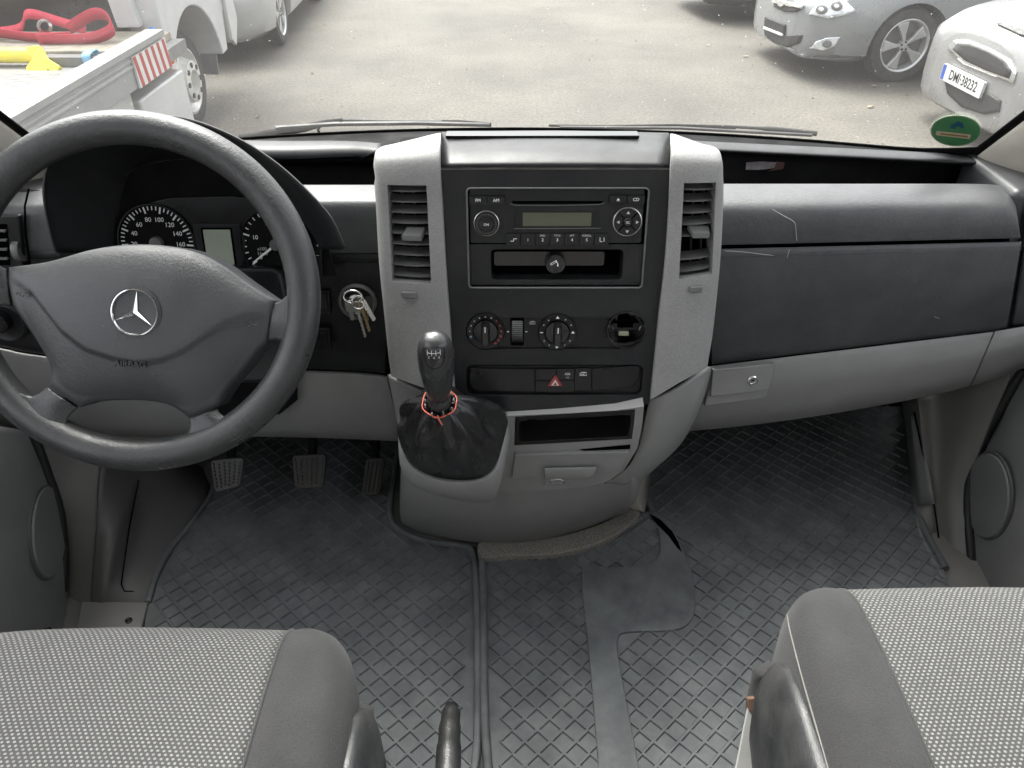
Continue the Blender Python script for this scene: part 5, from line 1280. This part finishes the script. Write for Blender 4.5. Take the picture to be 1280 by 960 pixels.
# fallen leaves and grit
M['leaf'] = pm('dry_leaf', (.20, .165, .11), .8, var=.3)
vs, fs = [], []
for (px_, py_) in ((1088, 134), (1092, 108), (1134, 118), (958, 112), (932, 71), (884, 57), (1016, 122), (322, 146), (390, 92)):
    g = at(px_, py_, Z=GZ + .006); a0 = random.uniform(0, 6.28); n0 = len(vs); L_ = random.uniform(.02, .045)
    for k in range(7):
        t = a0 + 2 * math.pi * k / 7; r_ = L_ * random.uniform(.5, 1)
        vs.append((g.x + r_ * math.cos(t), g.y + r_ * .6 * math.sin(t), g.z + random.uniform(0, .015)))
    fs.append(tuple(range(n0, n0 + 7)))
for k in range(260):
    x_, y_ = random.uniform(-4, 5), random.uniform(5.5, 13); r_ = random.uniform(.004, .012); n0 = len(vs)
    vs += [(x_ - r_, y_ - r_, GZ + .002), (x_ + r_, y_ - r_ * .6, GZ + .002), (x_ + r_ * .4, y_ + r_, GZ + .002), (x_, y_, GZ + r_)]
    fs += [(n0, n0 + 1, n0 + 3), (n0 + 1, n0 + 2, n0 + 3), (n0 + 2, n0, n0 + 3)]
lo_ = mk('leaf_litter', vs, fs, M['leaf'], None, False); lo_['kind'] = 'stuff'

from mathutils.bvhtree import BVHTree
M['silver'] = pm('silver_blue_paint', (.235, .245, .25), .28, .35, coat=.5, rv=.01, var=.03)
M['pearl'] = pm('silver_paint', (.25, .25, .248), .28, .3, coat=.5, rv=.01, var=.03)
M['lightpaint'] = pm('light_silver_paint', (.40, .40, .39), .3, .3, coat=.4, var=.03, rv=.01)
M['darkpaint'] = pm('anthracite_paint', (.045, .048, .055), .25, .2, coat=.8)
M['whitepaint'] = pm('white_truck_paint', (.47, .47, .46), .4, coat=.3, var=.06)
M['alu'] = pm('aluminium_profile', (.28, .28, .275), .5, .2, var=.06)
M['carglass'] = pm('car_glass', (.02, .022, .024), .05)
M['lamp'] = pm('headlamp_glass', (.62, .64, .66), .10, .3, coat=1, var=.35, vs=18)
M['tyre'] = pm('tyre_rubber', (.028, .028, .028), .8, dust=.4, dustcol=(.12, .11, .1))
M['alloy'] = pm('alloy_wheel', (.50, .50, .49), .3, .5, rv=.02, var=.03)
M['steelwheel'] = pm('silver_steel_wheel', (.62, .61, .58), .4, .4, dust=.15)
M['mesh'] = pm('black_grille_mesh', (.018, .018, .018), .6, grain=1, gs=60)
M['greyplastic'] = pm('grey_lower_bumper', (.16, .16, .16), .5)
M['plate'] = pm('white_number_plate', (.55, .55, .535), .4)
M['plateblue'] = pm('plate_blue_band', (.03, .08, .35), .4)
M['ink'] = pm('black_ink', (.012, .012, .012), .5)
M['chromebar'] = pm('bright_trim', (.75, .75, .74), .2, .8)

def car_body(nm, secs, paint, label, pos, yaw, wheels, wr_, cabin, group=None, cat='car'):
    """secs: x, half width, bottom, mid, shoulder, top heights; local x forward, y left"""
    global CUR
    CUR = Matrix.Translation(pos) @ Matrix.Rotation(yaw, 4, 'Z')
    t = thing(nm, (0, 0, 0), label, cat, group)
    rings = []
    for x, w_, zb, zm, zs, zt in secs:
        h = [(0, zb), (w_ * .55, zb), (w_ * .86, zb + .01), (w_ * .965, zb + .07), (w_ * .995, lerp(zb, zm, .6)), (w_, zm), (w_ * .992, lerp(zm, zs, .5)), (w_ * .965, lerp(zm, zs, .88)), (w_ * .90, zs), (w_ * .70, lerp(zs, zt, .62)), (w_ * .38, lerp(zs, zt, .93)), (0, zt)]
        rings.append([V((x, y, z)) for y, z in h] + [V((x, -y, z)) for y, z in h[-2:0:-1]])
    cols = [crs([r[i] for r in rings], 5) for i in range(len(rings[0]))]
    rings = [[c[j] for c in cols] for j in range(len(cols[0]))]
    body = fixn(loft('body', rings, paint, t, sharp=60))
    CURi = CUR
    cs = []
    for wx, wy in wheels:
        F_ = Frame((wx, math.copysign(.45, wy), wr_), (1, 0, 0), (0, 0, 1))
        cs.append(prism('c', F_, circ(0, 0, wr_ * 1.13, 40), -.6, .6, None))
    CUR = Matrix.Identity(4)
    cut(body, cs)
    m_ = body.modifiers.new('bevel', 'BEVEL'); m_.width = .012; m_.segments = 2; m_.limit_method = 'ANGLE'; m_.angle_limit = R(50)
    CUR = CURi
    box('underbody', (secs[-1][0] + .25, -.45, secs[3][2] - .02), (secs[0][0] - .4, .45, .5), M['black_matte'], t)
    # greenhouse
    if cabin:
        x0, x1, x2, x3, hz, zr, wb, wt = cabin
        r0 = [V((x, y, z)) for x, y, z in ((x0, -wb, hz), (x0, wb, hz), (x3, wb, hz), (x3, -wb, hz))]
        r1 = [V((x, y, z)) for x, y, z in ((x1, -wt, zr), (x1, wt, zr), (x2, wt, zr), (x2, -wt, zr))]
        fixn(loft('windows', [r0, [a.lerp(b_, .5) + V((0, math.copysign(.03, a.y), .03)) for a, b_ in zip(r0, r1)], r1], M['carglass'], t, bevel=.05))
        fixn(loft('roof', [[a.lerp(b_, .93) for a, b_ in zip(r0, r1)], [p + V((0, 0, .03)) for p in r1], [p * 1 + V((0, 0, .06)) - V((0, math.copysign(.15, p.y), 0)) for p in r1]], paint, t, bevel=.03))
    return t, body
def car_wheel(t, wx, wy, r_, spokes, mat_rim, rimr=.66, wd=.2):
    s = math.copysign(1, wy)
    F_ = Frame((wx, wy, r_), (-s, 0, 0), (0, 0, 1))      # n points outward
    if F_.n.y * s < 0: F_ = Frame((wx, wy, r_), (s, 0, 0), (0, 0, 1))
    w_ = lathe('wheel', F_.o, F_.n, [(r_ * rimr, -wd), (r_ * .93, -wd), (r_, -wd * .85), (r_, -.03), (r_ * .96, -.005), (r_ * .86, .006), (r_ * rimr * 1.03, 0), (r_ * rimr, -.02)], M['tyre'], t, 48)
    lathe('rim', F_.o, F_.n, [(r_ * rimr, -wd * .9), (r_ * rimr, -.012), (r_ * rimr * 1.02, 0), (r_ * rimr * .99, .003), (r_ * rimr * .93, -.01), (r_ * rimr * .90, -.09)], mat_rim, w_, 48)
    lathe('brake_disc', F_.o - F_.n * .10, F_.n, [(0, 0), (r_ * rimr * .9, 0)], M['greyplastic'], w_, 32)
    R0 = r_ * rimr
    for k in range(spokes):
        a0 = R(90 + 18) + 2 * math.pi * k / spokes
        pts = [(.10, -.42), (.45, -.21), (.95, -.27), (.95, .27), (.45, .21), (.10, .42)]
        P = [(q * R0 * math.cos(a0 + b_), q * R0 * math.sin(a0 + b_)) for q, b_ in [(p[0], p[1] if p[0] > .3 else p[1]) for p in pts]]
        o = prism('spoke', F_, P, -.045, -.008, mat_rim, w_, .008)
    lathe('hub', F_.o, F_.n, [(R0 * .22, -.05), (R0 * .2, -.004), (0, 0)], mat_rim, w_, 24)
    for k in range(5):
        a0 = 2 * math.pi * k / 5 + .3
        prism('wheel_bolt', F_, circ(R0 * .15 * math.cos(a0), R0 * .15 * math.sin(a0), .010, 8), -.006, .002, M['black'], w_)
def bvh_of(o):
    mw = Matrix.Translation(o.location); me = o.data
    return BVHTree.FromPolygons([mw @ v.co for v in me.vertices], [tuple(p.vertices) for p in me.polygons])
def decal(name, bv, pts, mat, parent, off=.006, th=.012, rings=5, bevel=0):
    """moulded piece that follows the car body under an outline"""
    global CUR
    keep = CUR; CUR = Matrix.Identity(4)
    cx_ = sum(p[0] for p in pts) / len(pts); cy_ = sum(p[1] for p in pts) / len(pts)
    def hit(x, y):
        d = ray(x, y).normalized(); r_ = bv.ray_cast(CAM, d)
        if r_[0] is None:
            q = bv.find_nearest(CAM + d * last[0]); return q[0] + q[1] * off
        last[0] = r_[3]; nn = r_[1] if r_[1].dot(d) < 0 else -r_[1]
        return r_[0] + nn * off
    last = [8.0]
    n_ = len(pts); vs = [hit(cx_, cy_)]
    for j in range(1, rings + 1):
        for x, y in pts: vs.append(hit(lerp(cx_, x, j / rings), lerp(cy_, y, j / rings)))
    fs = [(0, 1 + i, 1 + (i + 1) % n_) for i in range(n_)]
    for j in range(rings - 1):
        fs += [(1 + j * n_ + i, 1 + (j + 1) * n_ + i, 1 + (j + 1) * n_ + (i + 1) % n_, 1 + j * n_ + (i + 1) % n_) for i in range(n_)]
    o = mk(name, vs, fs, mat, parent, True, sharp=60)
    me = o.data
    if sum((p.normal.dot(ray(cx_, cy_)) for p in me.polygons)) > 0: me.flip_normals()
    m_ = o.modifiers.new('solid', 'SOLIDIFY'); m_.thickness = th; m_.offset = 0
    CUR = keep
    return o
def dense(pts, k=4):
    out = []
    for i in range(len(pts)):
        a, b_ = pts[i], pts[(i + 1) % len(pts)]
        for q in range(k): out.append((lerp(a[0], b_[0], q / k), lerp(a[1], b_[1], q / k)))
    return out

# ---- silver blue hatchback
hatch = [(2.20, .42, .22, .46, .60, .70), (2.14, .66, .19, .46, .66, .76), (2.0, .80, .19, .45, .72, .84), (1.75, .875, .18, .48, .80, .92), (1.3, .905, .18, .52, .88, .99), (.8, .91, .18, .55, .94, 1.05), (.2, .91, .18, .55, .96, 1.06), (-.8, .91, .18, .55, .97, 1.06), (-1.6, .89, .19, .55, .98, 1.05), (-2.05, .84, .24, .55, .95, 1.02), (-2.2, .70, .32, .55, .88, .95)]
yawA = R(180 + 7)
fw = at(1125, 62, Y=7.62)
wl = V((1.28, .79, 0)); rotA = Matrix.Rotation(yawA, 3, 'Z')
posA = V((fw.x, 7.62, GZ)) - rotA @ wl
CAB = (.85, .05, -1.2, -2.0, .95, 1.46, .80, .60)
wheelsH = [(1.28, .79), (1.28, -.79), (-1.40, .79), (-1.40, -.79)]
cA, bA = car_body('parked_hatchback', hatch, M['silver'], 'silver blue hatchback with five spoke alloy wheels and no number plate', posA, yawA, wheelsH, .325, CAB, 'cars parked on the right')
for wx, wy in wheelsH: car_wheel(cA, wx, wy + math.copysign(.06, wy), .325, 5, M['alloy'], .70)
CUR = Matrix.Identity(4)
bv = bvh_of(bA)
decal('headlamp', bv, dense([(1012, 18), (1022, 5), (1040, -4), (1058, 2), (1070, 14), (1056, 19), (1036, 23)]), M['lamp'], cA, .008, .014)
for hx, hy in ((1028, 12), (1046, 8)):
    decal('headlamp_reflector', bv, [(hx + 7 * math.cos(k * .5236), hy + 6 * math.sin(k * .5236)) for k in range(12)], M['greyplastic'], cA, .018, .008, 3)
    decal('headlamp_bulb', bv, [(hx + 3.5 * math.cos(k * .7854), hy + 3 * math.sin(k * .7854)) for k in range(8)], M['chromebar'], cA, .026, .008, 2)
decal('fog_reflector', bv, [(1034 + 6 * math.cos(k * .5236), 54 + 4.5 * math.sin(k * .5236)) for k in range(12)], M['greyplastic'], cA, .016, .008, 3)
decal('upper_grille', bv, dense([(968, 8), (971, -2), (990, 2), (1005, 9), (996, 15), (982, 15)]), M['mesh'], cA, .006)
decal('grille_bar', bv, dense([(966, 3), (969, -3), (1006, 7), (1004, 11), (985, 7)]), M['chromebar'], cA, .014)
decal('emblem', bv, [(979 + 4.5 * math.cos(k * .7854), 4 + 4.5 * math.sin(k * .7854)) for k in range(8)], M['chromebar'], cA, .022)
decal('plate_holder', bv, dense([(958, 21), (983, 31), (982, 44), (957, 33)]), M['ink'], cA, .012)
decal('plate_holder_strip', bv, dense([(957.5, 33), (981.5, 42.5), (981, 45.5), (957, 36)]), M['plate'], cA, .02)
decal('lower_grille', bv, dense([(956, 36), (976, 45), (1004, 44), (1000, 54), (986, 59), (968, 53), (957, 44)]), M['mesh'], cA, .005)
decal('fog_lamp', bv, dense([(1014, 60), (1020, 52), (1034, 47), (1050, 46), (1044, 57), (1030, 63)]), M['lamp'], cA, .006)
decal('bumper_slot', bv, dense([(966, 62), (1000, 70), (1050, 73), (1075, 71), (1074, 78), (1040, 84), (1000, 80), (972, 70)]), M['greyplastic'], cA, .004)
# ---- small silver car with bonnet scoop
mini = [(1.84, .48, .20, .46, .62, .74), (1.80, .66, .17, .46, .68, .82), (1.70, .76, .16, .47, .74, .88), (1.45, .82, .17, .50, .80, .93), (1.15, .84, .17, .52, .85, .96), (.75, .845, .17, .54, .90, 1.0), (.2, .845, .17, .55, .92, 1.0), (-.8, .845, .17, .55, .94, 1.02), (-1.5, .83, .2, .55, .94, 1.0), (-1.8, .70, .3, .55, .88, .94)]
yawM = R(180 + 6)
pl = at(1208, 100, Z=GZ + .45)
posM = V((pl.x, pl.y, GZ)) - Matrix.Rotation(yawM, 3, 'Z') @ V((1.87, 0, 0))
wheelsM = [(1.22, .74), (1.22, -.74), (-1.23, .74), (-1.23, -.74)]
cM, bM = car_body('parked_small_car', mini, M['pearl'], 'small silver car with wide mesh grille and white number plate at the right edge', posM, yawM, wheelsM, .30, (.70, .25, -1.2, -1.7, .90, 1.37, .74, .60), 'cars parked on the right')
for wx, wy in wheelsM: car_wheel(cM, wx, wy + math.copysign(.06, wy), .30, 5, M['alloy'], .68)
CUR = Matrix.Identity(4)
bv = bvh_of(bM)
decal('grille_frame', bv, dense([(1186, 62), (1194, 50), (1212, 50), (1238, 60), (1262, 74), (1272, 90), (1268, 104), (1236, 92), (1206, 80)]), M['chromebar'], cM, .008)
decal('mesh_grille', bv, dense([(1194, 62), (1200, 54), (1214, 55), (1238, 64), (1260, 77), (1267, 89), (1264, 98), (1236, 88), (1210, 76)]), M['mesh'], cM, .016)
decal('lower_grille', bv, dense([(1182, 96), (1205, 109), (1240, 118), (1252, 126), (1250, 140), (1232, 143), (1204, 134), (1186, 117)]), M['mesh'], cM, .008)
decal('bonnet_scoop', bv, dense([(1246, 31), (1252, 30), (1284, 40), (1290, 48), (1276, 45)]), M['ink'], cM, .010)
def plate_on(bv, pts, par, word):
    P = []
    for x, y in pts:
        d = ray(x, y).normalized(); h = bv.ray_cast(CAM, d); P.append(h[0] if h[0] else CAM + d * 6)
    TL, TR, BR, BL = P
    ex = (TR - TL + BR - BL).normalized(); ey = (TL - BL + TR - BR); ey = (ey - ex * ey.dot(ex)).normalized()
    F_ = Frame((TL + TR + BR + BL) / 4, ex, ey)
    if F_.n.dot(CAM - F_.o) < 0: F_ = Frame(F_.o, -ex, ey)
    F_.o = F_.o + F_.n * .03
    q = prism('number_plate', F_, rr(-.26, -.057, .26, .057, .008), -.02, .004, M['plate'], par, .001)
    prism('plate_band', F_, [(-.256, -.053), (-.215, -.053), (-.215, .053), (-.256, .053)], .004, .0045, M['plateblue'], q)
    text('plate_lettering', word, F_, .022, 0, .098, M['ink'], q, .0045, .0002, .80, bold=.0015)
plate_on(bv, [(1187, 80), (1231, 101), (1227, 122), (1184, 100)], cM, 'DMI·38232')
# ---- dark car behind and pale car on the left
posD = posA + V((-.35, 2.75, 0))
cD, bD = car_body('parked_dark_car', hatch, M['darkpaint'], 'dark car at the top of the picture behind the silver blue hatchback', posD, yawA, wheelsH, .325, CAB, 'cars parked on the right')
for wx, wy in wheelsH: car_wheel(cD, wx, wy + math.copysign(.06, wy), .325, 5, M['alloy'], .70)
CUR = Matrix.Identity(4); bv = bvh_of(bD)
decal('lower_grille', bv, dense([(880, 4), (900, 8), (925, 8), (930, 0), (900, -4), (880, -3)]), M['mesh'], cD, .006)
decal('bumper_trim', bv, dense([(870, 2), (876, 0), (884, 8), (910, 14), (938, 14), (938, 17), (905, 18), (880, 12)]), M['greyplastic'], cD, .01)
yawL = R(-90 + 3); rotL = Matrix.Rotation(yawL, 3, 'Z')
fw = at(352, 55, Z=GZ)
posL = V((fw.x, fw.y, GZ)) - rotL @ V((1.28, .80, 0))
cL, bL = car_body('parked_pale_car', hatch, M['lightpaint'], 'pale silver car seen from its bumper behind the flatbed truck', posL, yawL, wheelsH, .325, CAB)
for wx, wy in wheelsH: car_wheel(cL, wx, wy + math.copysign(.06, wy), .325, 5, M['alloy'], .70)
CUR = Matrix.Identity(4)

# ---- white flatbed recovery truck on the left
tk = thing('flatbed_truck', (-3.2, 5, GZ), 'white flatbed recovery truck with red and white striped plate on its side rail', 'truck')
bzt = -.05
bed = box('bed_floor', (-4.5, 1.6, bzt - .08), (-2.22, 5.60, bzt), pm('worn_bed_plate', (.17, .17, .165), .6, var=.15), tk)
vs, fs = [], []
for i in range(46):
    for j in range(10):
        x_ = -3.95 + j * .17 + (.085 if i % 2 else 0); y_ = 2.6 + i * .048
        if x_ > -2.32 or y_ > 4.7: continue
        n0 = len(vs); vs += [(x_ - .05, y_ - .008, bzt + .001), (x_ + .05, y_ - .008, bzt + .001), (x_ + .05, y_ + .008, bzt + .001), (x_ - .05, y_ + .008, bzt + .001)]
        fs.append((n0, n0 + 1, n0 + 2, n0 + 3))
sl_ = mk('drain_slots', vs, fs, M['greyplastic'], bed, False); sl_['kind'] = 'stuff'
RF = Frame((-2.16, 5.12, 0), (0, 1, 0), (0, 0, 1))      # n = +x
rl = prism('side_rail', Frame((-.02, 5.12, 0), (1, 0, 0), (0, 0, 1)), [(-2.24, .105), (-2.13, .105), (-2.13, .070), (-2.15, .068), (-2.15, .045), (-2.142, .043), (-2.142, .028), (-2.15, .026), (-2.15, .012), (-2.142, .010), (-2.142, -.004), (-2.15, -.006), (-2.15, -.115), (-2.24, -.115)], 0, 3.9, M['alu'], tk, .003)
hp = prism('striped_plate', RF, [(-.50, -.115), (0, -.115), (0, .055), (-.50, .055)], -.006, .006, M['plate'], tk)
M['redstripe'] = pm('red_reflective_stripe', (.36, .025, .02), .45)
for k in range(6):
    x_ = -.50 + .088 * k
    prism('stripe', RF, [(x_, .054), (x_ + .036, .054), (x_ + .036 + .03, -.114), (x_ + .03, -.114)], .006, .008, M['redstripe'], hp)
tb = box('tool_box', (-2.75, 4.75, -.62), (-2.24, 5.50, -.22), M['whitepaint'], tk, .02)
prism('box_handle', Frame((-2.24, 4.72, -.3), (0, 1, 0), (0, 0, 1)), [(-.30, -.16), (-.2, -.2), (-.13, -.05), (-.15, .06), (-.24, .05)], -.01, .012, M['whitepaint'], tk, .005)
prism('box_handle_slot', Frame((-2.24, 4.72, -.3), (0, 1, 0), (0, 0, 1)), [(-.25, -.13), (-.20, -.15), (-.165, -.02), (-.20, .02), (-.23, .0)], .012, .014, M['black'], tk)
box('under_rail', (-2.5, 1.6, -.30), (-2.26, 4.7, -.13), M['whitepaint'], tk, .01)
box('headboard', (-4.5, 5.62, bzt - .02), (-2.60, 5.68, .9), M['black'], tk, .01)
prism('headboard_lamp', Frame((-3.62, 5.62, .34), (1, 0, 0), (0, 0, 1)), rr(-.13, -.10, .13, .10, .04), 0, .02, M['whitepaint'], tk, .006)
lathe('lamp_bolt', (-3.62, 5.60, .36), (0, -1, 0), [(.04, 0), (.035, .03), (0, .035)], M['steel'], tk, 20)
cab_pts = [(5.70, -.33), (5.75, .9), (5.9, 1.5), (7.6, 1.5), (7.9, .6), (7.95, -.05), (7.2, -.08), (7.0, -.18), (6.85, -.36), (6.80, -.50), (6.62, -.50), (5.72, -.40)]
CBF = Frame((-2.38, 0, 0), (0, 1, 0), (0, 0, 1))
cbo = prism('cab_body', CBF, [(5.66, -.30), (5.66, 1.1), (5.9, 1.6), (7.4, 1.6), (7.75, .8), (7.78, -.05), (6.92, -.12), (6.86, -.40), (6.62, -.42), (6.62, -.30)], -2.0, 0, M['whitepaint'], tk)
cut(cbo, [prism('c', CBF, circ(6.22, -.48, .52, 48), -.5, .2, None)]); bev(cbo, .02, 3, 40)
box('arch_liner', (-3.4, 5.72, -.45), (-2.9, 6.9, .05), M['black_matte'], tk)
prism('mud_flap', Frame((-2.6, 6.75, -.55), (1, 0, 0), (0, 0, 1)), [(-.2, -.02), (.14, -.02), (.16, .2), (-.2, .2)], -.01, .01, M['greyplastic'], tk, .004)
prism('rear_post', Frame((-2.55, 5.60, 0), (1, 0, 0), (0, 0, 1)), [(-.10, .02), (.05, .02), (-.06, .9), (-.18, .9)], -.06, .02, M['whitepaint'], tk, .008)
wt = lathe('wheel', (-2.66, 6.22, GZ + .36), (1, 0, 0), [(.22, -.1), (.34, -.1), (.36, -.07), (.36, .12), (.34, .15), (.25, .155), (.235, .14)], M['tyre'], tk, 48)
lathe('rim', (-2.66, 6.22, GZ + .36), (1, 0, 0), [(.235, 0), (.235, .14), (.243, .155), (.225, .16), (.205, .12), (.19, .10), (.16, .15), (.15, .19), (.085, .20), (.08, .13), (0, .13)], M['steelwheel'], wt, 48)
for k in range(8):
    a0 = 2 * math.pi * k / 8
    prism('rim_hole', Frame((-2.66, 6.22, GZ + .36), (0, 1, 0), (0, 0, 1)), circ(.118 * math.cos(a0), .118 * math.sin(a0), .02, 10), .19, .2005, M['black'], wt)
M['orange'] = pm('orange_marker_lamp', (.80, .22, .03), .3, coat=.5); M['bluecloth'] = pm('blue_strap', (.05, .16, .50), .7)
fixn(loft('marker_lamp', [[V((-2.36 + c, 5.60 + .035 * math.cos(a0) * s_, -.16 + .055 * math.sin(a0) * s_)) for a0 in [k * math.pi / 8 for k in range(16)]] for c, s_ in ((-.04, 1), (.02, 1), (.035, .7))], M['orange'], tk, bevel=.004))
tube('blue_tie', crs([V((-2.42, 5.56, .02)), V((-2.36, 5.55, -.02)), V((-2.40, 5.54, -.07)), V((-2.46, 5.56, -.03))], 4), .016, M['bluecloth'], tk, 8)
prism('bumper_bracket', Frame((-2.36, 7.0, -.12), (0, 1, 0), (0, 0, 1)), [(-.06, .12), (.14, .10), (.16, -.10), (.02, -.28), (-.06, -.22)], -.02, .01, M['whitepaint'], tk, .006)
# loading step across the bed
struct_step = box('bed_step', (-4.5, 5.02, bzt), (-2.30, 5.58, bzt + .05), pm('worn_plank', (.26, .235, .19), .8, var=.3, vs=9), tk, .006)
# red strap lying on the step
M['redcloth'] = pm('red_webbing', (.40, .015, .04), .7, grain=.6, gs=300, var=.2)
def ribbon(name, pts, wid, mat, parent, up=(0, 0, 1)):
    P = crs(pts, 6); vs, fs = [], []
    for i, p in enumerate(P):
        d = (P[min(i + 1, len(P) - 1)] - P[max(i - 1, 0)]).normalized(); s = V(up)
        vs += [p - s * wid / 2, p + s * wid / 2]
    for i in range(len(P) - 1): fs.append((2 * i, 2 * i + 2, 2 * i + 3, 2 * i + 1))
    o = mk(name, vs, fs, mat, parent, True, sharp=180)
    m_ = o.modifiers.new('solid', 'SOLIDIFY'); m_.thickness = .006; m_.offset = 0
    return o
zs_ = bzt + .05
rs = thing('red_strap', (-3.2, 5.3, zs_), 'crumpled bright red lashing strap lying on the truck bed', 'strap')
ribbon('webbing', [V((-3.56, 5.30, zs_ + .05)), V((-3.28, 5.28, zs_ + .05)), V((-3.03, 5.24, zs_ + .03)), V((-2.78, 5.22, zs_ + .04))], .075, M['redcloth'], rs, (0, -.5, .86))
ribbon('webbing', [V((-3.56, 5.32, zs_ + .03)), V((-3.18, 5.33, zs_ + .06)), V((-3.08, 5.34, zs_ + .15)), V((-2.88, 5.34, zs_ + .10)), V((-2.73, 5.32, zs_ + .06))], .065, M['redcloth'], rs, (0, .5, .8))
ribbon('webbing', [V((-2.83, 5.30, zs_ + .07)), V((-2.66, 5.32, zs_ + .15)), V((-2.56, 5.30, zs_ + .14)), V((-2.54, 5.26, zs_ + .07)), V((-2.68, 5.2, zs_ + .03)), V((-2.98, 5.18, zs_ + .03))], .08, M['redcloth'], rs, (0, -.3, .9))
lathe('strap_buckle', (-2.96, 5.27, zs_ + .09), (.3, -1, .4), [(.03, -.02), (.045, 0), (.03, .02)], M['steel'], rs, 16)
# yellow lashing bar with claw
M['yellow'] = pm('yellow_paint', (.75, .62, .05), .45, dust=.15)
yb = thing('lashing_bar', (-3.2, 4.86, bzt), 'yellow bar with hooked claw end lying across the truck bed', 'bar')
tube('bar', [V((-4.3, 4.90, bzt + .06)), V((-2.80, 4.86, bzt + .06))], .043, M['yellow'], yb, 20)
prism('claw', Frame((-2.77, 4.80, bzt + .03), (1, 0, 0), (0, .55, .83)), [(-.10, .09), (-.02, .10), (.02, .03), (.10, -.02), (.08, -.08), (.03, -.04), (.0, -.10), (-.04, -.05), (-.09, -.09), (-.10, -.03), (-.06, .02)], -.02, .02, M['yellow'], yb, .006)
box('clamp_rail', (-2.8, 4.84, bzt), (-2.32, 4.92, bzt + .055), M['greyplastic'], yb, .004)
ribbon('blue_band', [V((-2.52, 4.83, bzt + .0)), V((-2.52, 4.82, bzt + .07)), V((-2.52, 4.93, bzt + .075)), V((-2.52, 4.94, bzt))], .05, pm('pale_blue_band', (.2, .42, .6), .6), yb, (1, 0, 0))
